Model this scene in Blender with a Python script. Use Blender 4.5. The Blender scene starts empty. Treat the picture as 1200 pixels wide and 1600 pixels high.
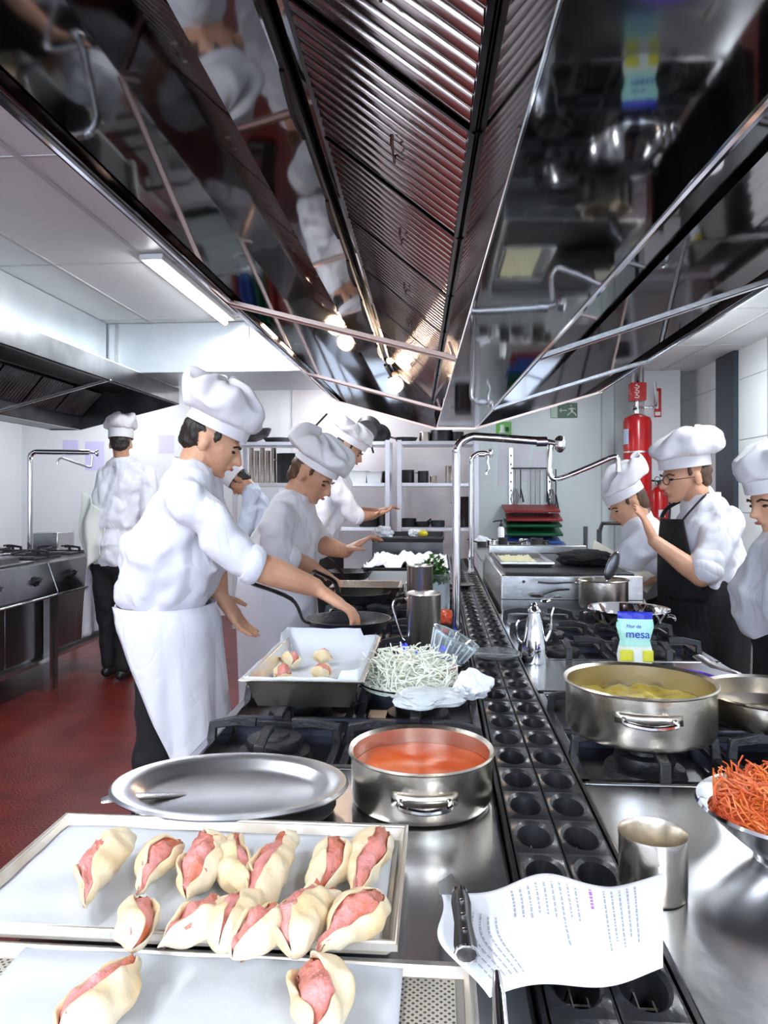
import bpy, bmesh, math, random
from mathutils import Vector, Matrix, noise
V=Vector; PI=math.pi
random.seed(7)
C=bpy.context.scene.collection
scn=bpy.context.scene
# ------------------------------------------------------------------ camera, world, exposure
F=1150.0; HY=770.0; TH=math.atan(85/1150); CZ=1.36
cd=bpy.data.cameras.new('camera'); cam=bpy.data.objects.new('camera',cd); C.objects.link(cam)
cam.location=(0,0,CZ); cam.rotation_euler=(PI/2,0,TH)
cd.sensor_fit='VERTICAL'; cd.sensor_height=36; cd.lens=36*F/1600; cd.shift_y=(HY-800)/1600.0
cd.clip_start=.02; cd.clip_end=60; scn.camera=cam
scn.view_settings.view_transform='Standard'; scn.view_settings.look='None'; scn.view_settings.gamma=1
scn.view_settings.use_curve_mapping=False; scn.view_settings.exposure=0.45
w=bpy.data.worlds.new('world'); scn.world=w; w.use_nodes=True
w.node_tree.nodes['Background'].inputs[0].default_value=(.8,.88,1,1); w.node_tree.nodes['Background'].inputs[1].default_value=.5
SN,CS=math.sin(TH),math.cos(TH)
def P(px,py,d):
    u=(px-600)/F*d
    return V((-d*SN+u*CS, d*CS+u*SN, CZ-(py-HY)/F*d))
def PZ(px,py,z):
    return P(px,py,(CZ-z)*F/(py-HY))
def area(name,loc,rot,sx,sy,power,col=(1,1,1),parent=None):
    l=bpy.data.lights.new(name,'AREA'); l.shape='RECTANGLE'; l.size=sx; l.size_y=sy; l.energy=power; l.color=col
    o=bpy.data.objects.new(name,l); C.objects.link(o); o.location=loc; o.rotation_euler=rot
    if parent: o.parent=parent
    return o
RX0,RX1,RY0,RY1,RZ=-4.7,2.5,-2.6,8.0,2.55
# added area lamps, as daylight from unseen invented windows behind the photographer
area('window_daylight',(-1.9,RY0+.12,1.6),(PI/2,0,PI),3.0,1.3,60,(.86,.93,1))
area('window_daylight',(1.3,RY0+.12,1.6),(PI/2,0,PI),1.8,1.3,30,(.86,.93,1))

# ------------------------------------------------------------------ materials
MT={}
def mat(name,c,rough=.5,metal=0,c2=None,ns=8,bump=0,bs=30,stretch=None,emit=0,alpha=1,trans=0,coat=0,detail=4,rv=0,sss=0,lo=.35,hi=.65):
    if name in MT: return MT[name]
    m=bpy.data.materials.new(name); m.use_nodes=True; nt=m.node_tree; b=nt.nodes['Principled BSDF']
    def S(k,v):
        if k in b.inputs: b.inputs[k].default_value=v
    S('Base Color',(*c,1)); S('Roughness',rough); S('Metallic',metal)
    if emit: S('Emission Color',(*c,1)); S('Emission Strength',emit)
    if alpha<1: S('Alpha',alpha)
    if trans: S('Transmission Weight',trans); S('IOR',1.4)
    if coat: S('Coat Weight',coat); S('Coat Roughness',.1)
    if sss: S('Subsurface Weight',sss); S('Subsurface Radius',(.02,.008,.004)); S('Subsurface Scale',.5)
    if c2 or bump or rv:
        tc=nt.nodes.new('ShaderNodeTexCoord'); mp=nt.nodes.new('ShaderNodeMapping')
        nt.links.new(tc.outputs['Object'],mp.inputs[0])
        if stretch: mp.inputs['Scale'].default_value=stretch
    if c2 or rv:
        n=nt.nodes.new('ShaderNodeTexNoise'); n.inputs['Scale'].default_value=ns; n.inputs['Detail'].default_value=detail
        nt.links.new(mp.outputs[0],n.inputs['Vector'])
    if c2:
        r=nt.nodes.new('ShaderNodeValToRGB'); r.color_ramp.elements[0].color=(*c,1); r.color_ramp.elements[1].color=(*c2,1)
        r.color_ramp.elements[0].position=lo; r.color_ramp.elements[1].position=hi
        nt.links.new(n.outputs['Fac'],r.inputs[0]); nt.links.new(r.outputs[0],b.inputs['Base Color'])
    if rv:
        mr=nt.nodes.new('ShaderNodeMapRange'); mr.inputs['To Min'].default_value=max(0,rough-rv); mr.inputs['To Max'].default_value=rough+rv
        nt.links.new(n.outputs['Fac'],mr.inputs[0]); nt.links.new(mr.outputs[0],b.inputs['Roughness'])
    if bump:
        n2=nt.nodes.new('ShaderNodeTexNoise'); n2.inputs['Scale'].default_value=bs; n2.inputs['Detail'].default_value=3
        nt.links.new(mp.outputs[0],n2.inputs['Vector'])
        bp=nt.nodes.new('ShaderNodeBump'); bp.inputs['Strength'].default_value=bump; bp.inputs['Distance'].default_value=.01
        nt.links.new(n2.outputs['Fac'],bp.inputs['Height']); nt.links.new(bp.outputs[0],b.inputs['Normal'])
    MT[name]=m; return m
M_wall=mat('white_wall_paint',(.80,.80,.82),.35,c2=(.74,.75,.78),ns=1.5)
M_wallw=mat('warm_white_wall_paint',(.72,.66,.67),.4,c2=(.66,.61,.62),ns=2)  # pinker base colour for the middle part of the back wall
M_cold=mat('white_insulated_panel',(.74,.84,.83),.25,c2=(.70,.80,.79),ns=1)
M_ceil=mat('ceiling_tile',(.78,.79,.80),.45,c2=(.72,.74,.75),ns=2)
M_floor=mat('red_resin_floor',(.155,.014,.011),.34,c2=(.10,.010,.008),ns=5,bump=.25,bs=90,rv=.1)
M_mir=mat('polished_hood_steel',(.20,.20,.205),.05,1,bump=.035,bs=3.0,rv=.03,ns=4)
M_flt=mat('filter_steel',(.58,.51,.49),.15,1,bump=.05,bs=14)
M_rail=mat('warm_steel_rail',(.80,.60,.52),.3,1)  # coppery reflection of the lights put into the rail colour
M_ss=mat('brushed_steel',(.66,.66,.66),.26,1,c2=(.58,.58,.58),ns=12,stretch=(1,12,1),bump=.05,bs=40)
M_top=mat('worktop_steel',(.50,.51,.53),.22,1,c2=(.5,.51,.53),ns=6,bump=.05,bs=18,rv=.08)
M_pot=mat('pot_steel',(.74,.69,.62),.27,1,c2=(.60,.54,.44),ns=9,bump=.06,bs=60)
M_chr=mat('chrome',(.82,.82,.84),.07,1)
M_dk=mat('dark_steel',(.12,.12,.125),.3,1,c2=(.07,.07,.075),ns=6)
M_iron=mat('cast_iron',(.012,.012,.014),.42,c2=(.022,.022,.025),ns=30,bump=.2,bs=120)
M_grill=mat('enamelled_iron',(.014,.015,.018),.28,c2=(.03,.031,.035),ns=20,bump=.1,bs=80)
M_void=mat('soot_black',(.004,.004,.004),.8)  # near-black puts the shade of the void below the flue covers into colour
M_enam=mat('blue_grey_enamel',(.09,.10,.15),.3,.4,c2=(.06,.065,.1),ns=8)
M_black=mat('black_plastic',(.012,.012,.013),.35)
M_bcloth=mat('black_cloth',(.006,.006,.008),.85,bump=.2,bs=60)
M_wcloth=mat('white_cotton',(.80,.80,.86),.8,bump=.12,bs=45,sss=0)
def folds(m,strength=.38,sc=3.0,dist=.05,st=(1.6,1.6,.75)):
    nt=m.node_tree; b=nt.nodes['Principled BSDF']; tc=nt.nodes.new('ShaderNodeTexCoord'); mp=nt.nodes.new('ShaderNodeMapping'); mp.inputs['Scale'].default_value=st; mp.inputs['Rotation'].default_value=(.3,.5,.2)
    nt.links.new(tc.outputs['Object'],mp.inputs[0]); h=None
    for k,(q,w_) in enumerate(((sc,1.0),(sc*2.3,.45))):
        n=nt.nodes.new('ShaderNodeTexNoise'); n.inputs['Scale'].default_value=q; n.inputs['Detail'].default_value=1.5; n.inputs['Distortion'].default_value=.9; nt.links.new(mp.outputs[0],n.inputs['Vector'])
        a=nt.nodes.new('ShaderNodeMath'); a.operation='SUBTRACT'; a.inputs[1].default_value=.5; nt.links.new(n.outputs['Fac'],a.inputs[0])
        c=nt.nodes.new('ShaderNodeMath'); c.operation='ABSOLUTE'; nt.links.new(a.outputs[0],c.inputs[0])
        d=nt.nodes.new('ShaderNodeMath'); d.operation='POWER'; d.inputs[1].default_value=.85; nt.links.new(c.outputs[0],d.inputs[0])
        e=nt.nodes.new('ShaderNodeMath'); e.operation='MULTIPLY'; e.inputs[1].default_value=w_; nt.links.new(d.outputs[0],e.inputs[0])
        if h is None: h=e
        else:
            g=nt.nodes.new('ShaderNodeMath'); g.operation='ADD'; nt.links.new(h.outputs[0],g.inputs[0]); nt.links.new(e.outputs[0],g.inputs[1]); h=g
    bp=nt.nodes.new('ShaderNodeBump'); bp.inputs['Strength'].default_value=strength; bp.inputs['Distance'].default_value=dist
    nt.links.new(h.outputs[0],bp.inputs['Height']); nt.links.new(bp.outputs[0],b.inputs['Normal']); return m
folds(M_wcloth); folds(M_bcloth,.3)
M_hat=mat('hat_cotton',(.78,.76,.79),.85,bump=.1,bs=40)
M_paper=mat('baking_paper',(.64,.67,.72),.55,bump=.15,bs=25)
M_wpap=mat('white_paper',(.82,.84,.90),.6,bump=.05,bs=20)
M_skin=mat('skin',(.60,.30,.18),.5,c2=(.68,.37,.23),ns=14,sss=.08)
M_skin2=mat('skin_ruddy',(.46,.22,.13),.5,c2=(.56,.29,.18),ns=14,sss=.08)
M_hair=mat('dark_hair',(.018,.012,.009),.5,bump=.6,bs=90,stretch=(1,1,.2))
M_hairb=mat('brown_hair',(.09,.045,.02),.5,bump=.6,bs=90,stretch=(1,1,.2))
M_lip=mat('lip_pink',(.45,.14,.11),.45)
M_eye=mat('eye_dark',(.03,.02,.015),.15)
M_red=mat('red_enamel',(.55,.012,.015),.22,c2=(.45,.01,.012),ns=5)
M_green=mat('green_sign',(.0,.09,.03),.35)
M_lgreen=mat('light_green_sign',(.18,.55,.12),.4)
M_white=mat('white_plastic',(.82,.83,.83),.35)
M_shelf=mat('white_shelf_metal',(.66,.65,.70),.3,.3)
M_navy=mat('navy_metal',(.02,.03,.045),.35)
M_sauce=mat('tomato_sauce',(.66,.10,.010),.38,c2=(.50,.055,.006),ns=9,bump=.25,bs=18)
M_dough=mat('cream_skin',(.74,.55,.28),.5,c2=(.80,.70,.52),ns=16,bump=.35,bs=60,sss=.1)
M_ham=mat('pink_filling',(.78,.34,.33),.38,c2=(.55,.13,.05),ns=22,bump=.5,bs=90,sss=.1)
M_noo=mat('shredded_onion',(.86,.88,.76),.4,trans=.0,sss=.1)
M_car=mat('orange_shreds',(.85,.24,.05),.45,c2=(.62,.09,.03),ns=25)
M_yel=mat('yellow_stew',(.55,.42,.06),.5,c2=(.30,.22,.03),ns=30,bump=.5,bs=40)
M_glass=mat('clear_plastic',(.85,.92,.95),.08,0,trans=.9)
M_herb=mat('herb_green',(.05,.17,.02),.6,c2=(.03,.09,.015),ns=25)
M_purp=mat('purple_plastic',(.14,.04,.55),.4)
M_blue=mat('blue_plastic',(.03,.10,.45),.35)
M_bred=mat('dark_red_plastic',(.30,.03,.03),.4)
M_bgr=mat('green_plastic',(.0,.10,.035),.4)
M_cream=mat('cream_board',(.72,.68,.56),.5)
M_tube=mat('fluorescent_tube',(.93,.97,1.0),.5,emit=24)
M_flame=mat('gas_flame',(.04,.06,.9),.5,emit=1.0)
M_mint=mat('mint_film',(.42,.78,.66),.3); M_blu2=mat('royal_blue_print',(.01,.02,.50),.35); M_yel2=mat('yellow_print',(.75,.72,.05),.4)
M_lem=mat('lemon_yellow',(.75,.6,.03),.45)

# ------------------------------------------------------------------ builders
def link(o,parent=None,kind=None):
    C.objects.link(o)
    if parent: o.parent=parent
    if kind: o['kind']=kind
    return o
def rmat(root): return Matrix.Translation(root.location)@root.rotation_euler.to_matrix().to_4x4()
def obj(name,bm,m,parent=None,world=False,smooth=True,bev=0,sub=0,angle=40,solid=0,kind=None,label=None):
    if world and parent is not None: bm.transform(rmat(parent).inverted())
    me=bpy.data.meshes.new(name); bmesh.ops.recalc_face_normals(bm,faces=bm.faces[:]) if not solid else None
    bm.to_mesh(me); bm.free()
    for q in (m if isinstance(m,(list,tuple)) else [m]): me.materials.append(q)
    o=bpy.data.objects.new(name,me); link(o,parent,kind)
    if label: o['label']=label
    if smooth:
        me.shade_smooth(); me.set_sharp_from_angle(angle=math.radians(angle))
    if solid:
        d=o.modifiers.new('s','SOLIDIFY'); d.thickness=solid; d.offset=0
    if bev:
        d=o.modifiers.new('b','BEVEL'); d.width=bev; d.segments=2; d.limit_method='ANGLE'
    if sub:
        d=o.modifiers.new('u','SUBSURF'); d.levels=sub; d.render_levels=sub
    return o
def thing(name,label,cat,loc=(0,0,0),rz=0,group=None):
    o=bpy.data.objects.new(name,None); C.objects.link(o); o.empty_display_size=.05
    o.location=loc; o.rotation_euler=(0,0,rz); o['label']=label; o['category']=cat
    if group: o['group']=group
    return o
def tag(o,label,cat,group=None):
    o['label']=label; o['category']=cat
    if group: o['group']=group
    return o
def dup(root,loc=None,rz=None,label=None,group=None):
    r=root.copy(); C.objects.link(r)
    if loc is not None: r.location=loc
    if rz is not None: r.rotation_euler=(0,0,rz)
    if label: r['label']=label
    if group: r['group']=group
    for ch in list(root.children):
        c=ch.copy(); C.objects.link(c); c.parent=r
        for g in ch.children:
            d=g.copy(); C.objects.link(d); d.parent=c
    return r
def NB(): return bmesh.new()
def box(bm,x0,x1,y0,y1,z0,z1,mi=0):
    vs=[bm.verts.new(p) for p in ((x0,y0,z0),(x1,y0,z0),(x1,y1,z0),(x0,y1,z0),(x0,y0,z1),(x1,y0,z1),(x1,y1,z1),(x0,y1,z1))]
    for f in ((0,3,2,1),(4,5,6,7),(0,1,5,4),(1,2,6,5),(2,3,7,6),(3,0,4,7)):
        q=bm.faces.new([vs[i] for i in f]); q.material_index=mi
    return bm
def boxm(*a): return box(NB(),*a)
def quad(bm,pts,mi=0):
    f=bm.faces.new([bm.verts.new(p) for p in pts]); f.material_index=mi; return bm
def lathe(bm,prof,n=40,c=(0,0,0),sx=1,sy=1,close=True,mi=0,tilt=None):
    rings=[]
    M=tilt.to_matrix() if tilt else None
    for r,z in prof:
        ring=[]
        for i in range(n):
            a=2*PI*i/n; p=V((r*math.cos(a)*sx,r*math.sin(a)*sy,z))
            if M: p=M@p
            ring.append(bm.verts.new(p+V(c)))
        rings.append(ring)
    for k in range(len(rings)-1):
        for i in range(n):
            j=(i+1)%n; f=bm.faces.new((rings[k][i],rings[k][j],rings[k+1][j],rings[k+1][i])); f.material_index=mi
    if close:
        bm.faces.new(rings[0][::-1]).material_index=mi; bm.faces.new(rings[-1]).material_index=mi
    return bm
def smooth_pts(pts,k=6):
    pts=[V(p) for p in pts]
    if len(pts)<3: return pts
    out=[]
    for i in range(len(pts)-1):
        p0=pts[max(i-1,0)];p1=pts[i];p2=pts[i+1];p3=pts[min(i+2,len(pts)-1)]
        for s in range(k):
            t=s/k
            out.append(.5*((2*p1)+(-p0+p2)*t+(2*p0-5*p1+4*p2-p3)*t*t+(-p0+3*p1-3*p2+p3)*t**3))
    out.append(pts[-1]); return out
def tube(bm,pts,r,n=10,smooth=0,sq=None,mi=0,cap=True):
    if smooth: pts=smooth_pts(pts,smooth)
    pts=[V(p) for p in pts]; rs=r if isinstance(r,(list,tuple)) else [r]*len(pts)
    if len(rs)!=len(pts):
        rs=[rs[min(int(i*len(rs)/len(pts)),len(rs)-1)] for i in range(len(pts))]
    t=(pts[1]-pts[0]).normalized(); up=V((0,0,1)) if abs(t.z)<.9 else V((1,0,0)); a=t.cross(up).normalized(); rings=[]
    for i,p in enumerate(pts):
        if i==0: t=pts[1]-pts[0]
        elif i==len(pts)-1: t=pts[-1]-pts[-2]
        else: t=(pts[i+1]-pts[i]).normalized()+(pts[i]-pts[i-1]).normalized()
        t.normalize(); a=(a-t*a.dot(t)).normalized(); b=t.cross(a)
        ring=[]
        for k in range(n):
            an=2*PI*k/n+(PI/4 if n==4 else 0); s1=1; s2=1
            if sq: s1,s2=sq
            ring.append(bm.verts.new(p+(a*math.cos(an)*s1+b*math.sin(an)*s2)*rs[i]))
        rings.append(ring)
    for k in range(len(rings)-1):
        for i in range(n):
            j=(i+1)%n; bm.faces.new((rings[k][i],rings[k][j],rings[k+1][j],rings[k+1][i])).material_index=mi
    if cap: bm.faces.new(rings[0][::-1]).material_index=mi; bm.faces.new(rings[-1]).material_index=mi
    return bm
def tubem(*a,**k): return tube(NB(),*a,**k)
def grid(bm,f,nu,nv,mi=0):
    g=[[bm.verts.new(f(i/nu,j/nv)) for j in range(nv+1)] for i in range(nu+1)]
    for i in range(nu):
        for j in range(nv): bm.faces.new((g[i][j],g[i+1][j],g[i+1][j+1],g[i][j+1])).material_index=mi
    return bm
def extr(bm,pts,y0,y1,mi=0,axis='y'):
    """closed polygon (x,z) swept along y"""
    n=len(pts); a=[bm.verts.new((x,y0,z)) for x,z in pts]; b=[bm.verts.new((x,y1,z)) for x,z in pts]
    for i in range(n):
        j=(i+1)%n; bm.faces.new((a[i],a[j],b[j],b[i])).material_index=mi
    bm.faces.new(a[::-1]).material_index=mi; bm.faces.new(b).material_index=mi
    return bm
def nz(p,s=1,o=0): return noise.noise(V(p)*s+V((o,o*1.7,o*.3)))

# ------------------------------------------------------------------ the room
def struct(name,bm,m,**k): return obj(name,bm,m,kind='structure',smooth=False,**k)
struct('floor',boxm(RX0-.1,RX1+.1,RY0-.1,RY1+.1,-.1,0),M_floor)
bm=NB(); box(bm,RX0-.1,RX1+.1,RY0-.1,RY1+.1,RZ,RZ+.1)
struct('ceiling',bm,M_ceil)
bm=NB()
x=-4.6
while x<RX1: box(bm,x-.012,x+.012,RY0,RY1,RZ-.006,RZ); x+=.52
y=RY0+.3
while y<RY1: box(bm,RX0,RX1,y-.006,y+.006,RZ-.004,RZ); y+=1.2
struct('trim_1',bm,mat('ceiling_joint',(.55,.56,.56),.5))
struct('wall_left',boxm(RX0-.1,RX0,RY0,RY1,0,RZ),M_wall)
bm=NB(); box(bm,RX0,-1.6,RY1,RY1+.1,0,RZ)
struct('wall_back',bm,M_wall)
struct('wall_back',boxm(-1.6,.42,RY1-.02,RY1+.1,0,RZ),M_wallw)
struct('wall_back',boxm(.42,2.02,RY1-.25,RY1+.1,0,RZ),M_cold)
struct('wall_back',boxm(2.02,RX1+.1,RY1,RY1+.1,0,RZ),M_navy)
bm=NB()
for x in (1.98-.17,1.98-.30): box(bm,x-.006,x+.006,RY1-.262,RY1-.25,0,RZ)
struct('trim_2',bm,mat('panel_joint',(.45,.53,.53),.4))
struct('wall_right',boxm(RX1,RX1+.1,RY0,RY1,0,RZ),mat('glossy_wall_tile',(.78,.82,.83),.12,c2=(.74,.79,.80),ns=1))
bm=NB()
for y in (2.2,3.4,4.6,5.8): box(bm,RX1-.004,RX1,y-.005,y+.005,0,RZ)
for z in (.6,1.2,1.8,2.3): box(bm,RX1-.003,RX1,RY0,RY1,z-.003,z+.003)
struct('trim_3',bm,mat('tile_joint',(.35,.38,.38),.6))
struct('trim_4',boxm(RX1-.04,RX1,6.35,6.75,0,RZ),M_navy)
# unseen wall behind the photographer, with added glowing windows to brighten the room
struct('wall_front',boxm(RX0-.1,RX1+.1,RY0-.1,RY0,0,RZ),mat('grey_wall',(.75,.75,.76),.5))
for i,(a,b) in enumerate(((-3.4,-.4),(.4,2.2))):
    bm=NB()
    for (p,q,r,s) in ((a-.05,a,.9,2.3),(b,b+.05,.9,2.3),(a,b,.9,.95),(a,b,2.25,2.3),((a+b)/2-.02,(a+b)/2+.02,.95,2.25)): box(bm,p,q,RY0,RY0+.06,r,s)
    struct('window_%d'%(i+1),bm,M_white)
    struct('window_%d'%(i+3),boxm(a,b,RY0+.001,RY0+.02,.95,2.25),mat('daylit_pane',(.75,.85,1),.3,emit=2.2))
# ceiling lights
def tube_light(x,y,label,grp=None,L=1.25,pw=20):
    t=thing('ceiling_light',label,'light',(x,y,RZ-.005),0,grp)
    obj('housing',boxm(-.06,.06,-L/2-.03,L/2+.03,-.03,0),M_white,t,bev=.006)
    bm=NB(); tube(bm,[(0,-L/2,-.048),(0,L/2,-.048)],.017,12); obj('tube',bm,M_tube,t)
    area('lamp_light',(0,0,-.075),(0,0,0),.12,L,pw,(.93,.97,1),t)
    return t
tube_light(-1.42,4.2,'bright fluorescent tube beside the left lip of the big hood')
for i,(x,y) in enumerate([(-1.42,1.3),(-1.42,-1.2),(-3.2,1.0),(.9,-1.3),(-1.0,7.2),(-3.3,7.0)]):  # unseen tubes added to lighten the back wall and the room
    tube_light(x,y,'fluorescent ceiling tube out of view of the stoves','ceiling tubes',pw=30 if y<0 else 15)
for i,(x,y) in enumerate([(1.72,5.2),(1.72,2.6)]):
    tube_light(x,y,'fluorescent tube above the aisle on the right of the island','ceiling tubes on the right',pw=22)

# steel duct crossing the room below the ceiling
t=thing('ventilation_duct','white steel duct crossing under the ceiling at the far end','duct',(0,0,0))
obj('duct_body',boxm(RX0+.02,-.9,5.02,5.95,2.20,RZ-.002),mat('duct_steel',(.80,.84,.86),.32,.75,c2=(.70,.75,.78),ns=3),t,bev=.004)
for x in (-3.2,-2.25,-1.32): obj('seam',boxm(x-.012,x+.012,5.006,5.02,2.2,RZ-.004),M_ss,t)

# ------------------------------------------------------------------ hoods
def hood(name,label,ox,Y0,Y1,beamL,beamR,lipL,lipR,z_l,z_b,st,ft,pz,pX,SKH,rails,dark=False):
    """profile values are heights above the eye height 1.36: lip, beam, strip top, filter top, inner roof"""
    t=thing(name,label,'extractor hood',(ox,0,CZ))
    mirr=M_mir if not dark else M_dk; sk=-.028; zL=z_l; zR=z_l if dark else z_l+.04
    trim=M_chr if not dark else M_dk
    for s,l in ((-1,lipL),(1,lipR)):
        z_l=zL if s<0 else zR; SK=SKH-(z_l-zL)
        bm=NB(); P_=[(l,z_l),(l,z_l+SK),(l-s*.005,z_l+SK),(l-s*.005,z_l+.006),(l-s*.03,z_l+.006),(l-s*.03,z_l)]
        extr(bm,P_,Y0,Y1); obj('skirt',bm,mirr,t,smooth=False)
        bm=NB(); tube(bm,[(l-s*.015,Y0,z_l-.003),(l-s*.015,Y1,z_l-.003)],.007,8); obj('lip_trim',bm,trim,t)
    z_l=zL
    fl=(beamL-.02-(ft-st)*1.345,ft); fr=(beamR+.14,pz)
    def plate(xa,za,xb,zb):
        bm=NB(); box(bm,0,1,Y0,Y1,0,.004)
        for v in bm.verts: f=v.co.x; v.co.x=xa+(xb-xa)*f; v.co.z+=za+(zb-za)*f
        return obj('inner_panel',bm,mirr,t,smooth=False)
    iL=lipL+.008
    plate(iL,z_l+.05,pX,pz); plate(pX,pz,fl[0]-.07,pz); plate(fl[0]-.07,pz,fl[0]-.01,ft+.005)
    pR=lipR-(pX-lipL)
    plate(fr[0],pz,pR,pz); plate(pR,pz,lipR-.008,zR+.05)
    prof=[(beamL,z_b+.002),(beamR,z_b),(beamR+.006,z_b+.08),(beamR+.02,pz+.02),(beamL-.02,pz+.02),(beamL-.02,st)]
    bm=NB(); a=[bm.verts.new((x,Y0,z)) for x,z in prof]; b=[bm.verts.new((x+sk*(Y1-Y0),Y1,z)) for x,z in prof]
    for i in range(6):
        j=(i+1)%6; bm.faces.new((a[i],a[j],b[j],b[i]))
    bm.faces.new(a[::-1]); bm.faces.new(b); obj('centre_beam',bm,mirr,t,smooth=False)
    bm=NB(); tube(bm,[(beamL,Y0,z_b),(beamL+sk*(Y1-Y0),Y1,z_b)],.0025,6); obj('edge_trim',bm,M_chr,t)
    bm=NB(); tube(bm,[(beamR,Y0,z_b-.002),(beamR+sk*(Y1-Y0),Y1,z_b-.002)],.005,6); obj('edge_trim',bm,M_chr,t)
    n=max(1,round((Y1-Y0)/.46)); L=(Y1-Y0)/n
    for side in (-1,1):
        za,zb_=(st,ft) if side<0 else (z_b+.10,pz-.005)
        for k in range(n):
            y0=Y0+k*L; y1=y0+L
            def X(y,w):
                lowx=(beamL-.022 if side<0 else beamR+.022)+sk*(y-Y0)
                hi=(fl[0] if side<0 else fr[0])+sk*(y-Y0)*.5
                return lowx+(hi-lowx)*w
            zz=lambda w:za+(zb_-za)*w
            bm=NB(); ns=12
            for q in range(ns):
                ya=y0+.012+(L-.024)*q/ns; wd=(L-.024)/ns*.66
                cs=[(0,.006),(.12,-.004),(.35,-.012),(.65,-.012),(.88,-.004),(1,.006)]
                r0=[bm.verts.new((X(ya,.04),ya+wd*c,zz(.04)+h)) for c,h in cs]; r1=[bm.verts.new((X(ya,.97),ya+wd*c,zz(.97)+h)) for c,h in cs]
                for i in range(5): bm.faces.new((r0[i],r0[i+1],r1[i+1],r1[i]))
                bm.faces.new(r0[::-1]); bm.faces.new(r1)
            f=obj('filter_cassette',bm,M_flt if not dark else M_dk,t,angle=60)
            bm=NB(); quad(bm,[(X(y0,0),y0,zz(0)+.02),(X(y1,0),y1,zz(0)+.02),(X(y1,1),y1,zz(1)+.02),(X(y0,1),y0,zz(1)+.02)])
            obj('filter_back',bm,M_dk,f,smooth=False,solid=.002)
            bm=NB()
            for (ya,wa,yb,wb) in ((y0,0,y0,1),(y1,0,y1,1),(y0,.02,y1,.02),(y0,.99,y1,.99)):
                tube(bm,[(X(ya,wa),ya,zz(wa)-.003),(X(yb,wb),yb,zz(wb)-.003)],.006,4)
            obj('filter_frame',bm,M_dk,f,smooth=False)
            if side<0:
                ym=(y0+y1)/2; bm=NB(); tube(bm,[(X(ym,.45),ym-.04,zz(.45)-.012),(X(ym,.45),ym-.04,zz(.45)-.028),(X(ym,.45),ym+.04,zz(.45)-.028),(X(ym,.45),ym+.04,zz(.45)-.012)],.004,6); obj('filter_handle',bm,M_flt,f)
    cx=fl[0]-.035
    bm=NB(); tube(bm,[(cx,Y0,ft-.005),(cx+sk*.5*(Y1-Y0),Y1-.1,ft-.005)],.009,8); cnd=obj('conduit',bm,M_black,t)
    for yy in (.7,1.05,1.5,2.1,2.6,3.1,3.7,4.0):
        if Y0<yy<Y1:
            xx=cx+sk*.5*(yy-Y0); bm=NB(); tube(bm,[(xx,yy-.18,ft-.016),(xx-.006,yy-.05,ft-.03),(xx+.004,yy+.02,ft-.045)],.0055,6,smooth=3); obj('cable',bm,M_black,cnd)
    for yy in rails:
        for q,l,bx in ((-1,lipL,beamL+sk*(yy-Y0)-.003),(1,lipR,beamR+sk*(yy-Y0))):
            z_l=zL if q<0 else zR; bm=NB(); tube(bm,[(l,yy,z_l+.006),(bx,yy,z_b)],.013,4,sq=(1,.9)); tube(bm,[(l,yy-.010,z_l-.001),(bx,yy-.010,z_b-.008)],.003,6)
            obj('cross_rail',bm,M_rail if q<0 else M_ss,t,smooth=False)
        bm=NB(); tube(bm,[(beamL+sk*(yy-Y0)-.006,yy,z_b+.0),(beamL+sk*(yy-Y0)-.022,yy+.004,z_b+.05)],.006,4); obj('rail_end',bm,M_rail,t)
    z_l=zL
    for yy,q in ((Y1,1),(Y0,-1)):
        dx=sk*(yy-Y0)
        p=[(lipL,z_l),(beamL+dx,z_b),(beamR+dx,z_b),(lipR,zR),(lipR,z_l+SKH),(lipL,z_l+SKH)]
        bm=NB(); extr(bm,p,yy,yy+q*.006); obj('end_plate',bm,mirr,t,smooth=False)
        bm=NB(); tube(bm,[(lipL,yy,z_l),(beamL+dx,yy,z_b),(beamR+dx,yy,z_b),(lipR,yy,zR)],.009,4); obj('end_trim',bm,M_rail if not dark else M_dk,t,smooth=False)
    obj('top_plate',boxm(lipL,lipR,Y0,Y1,z_l+SKH,z_l+SKH+.005),M_ss,t,smooth=False)
    if not dark: obj('exhaust_box',boxm(lipL+.25,lipR-.25,Y0+.4,Y1-.2,z_l+SKH+.005,RZ-CZ-.003),M_ss,t,smooth=False)
    return t
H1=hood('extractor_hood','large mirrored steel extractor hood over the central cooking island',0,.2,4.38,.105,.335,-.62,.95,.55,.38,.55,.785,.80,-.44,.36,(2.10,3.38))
# lamp added inside the hood to give its far end a warm glow
hl=bpy.data.lights.new('hood_lamp_light','POINT'); hl.energy=7; hl.color=(1,.72,.5); hl.shadow_soft_size=.05
t=thing('hood_lamp','small warm lamp fixed inside the far end of the hood','lamp',(-.27,4.14,CZ+.74))
bm=NB(); lathe(bm,[(.001,-.012),(.014,-.011),(.02,-.004),(.022,.0),(.022,.015)],20); obj('lamp_glass',bm,mat('warm_glow',(1,.75,.5),.4,emit=1.2),t)
o=bpy.data.objects.new('hood_lamp_light',hl); link(o,t); o.location=(0,0,-.06)
H2=hood('extractor_hood','dark steel extractor hood over the cooking line on the left',-2.98,1.6,5.72,-.02,.22,-.9,.92,.71,.51,.54,.745,.80,-.6,.12,(2.9,4.5),dark=True)
t=thing('ventilation_duct','grey steel duct box between the left hood and the ceiling','duct',(0,0,0))
obj('duct_body',boxm(-4.0,-2.32,.6,5.0,2.215,RZ-.003),mat('duct_steel',(.8,.84,.86),.3,.7),t,bev=.004)

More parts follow.
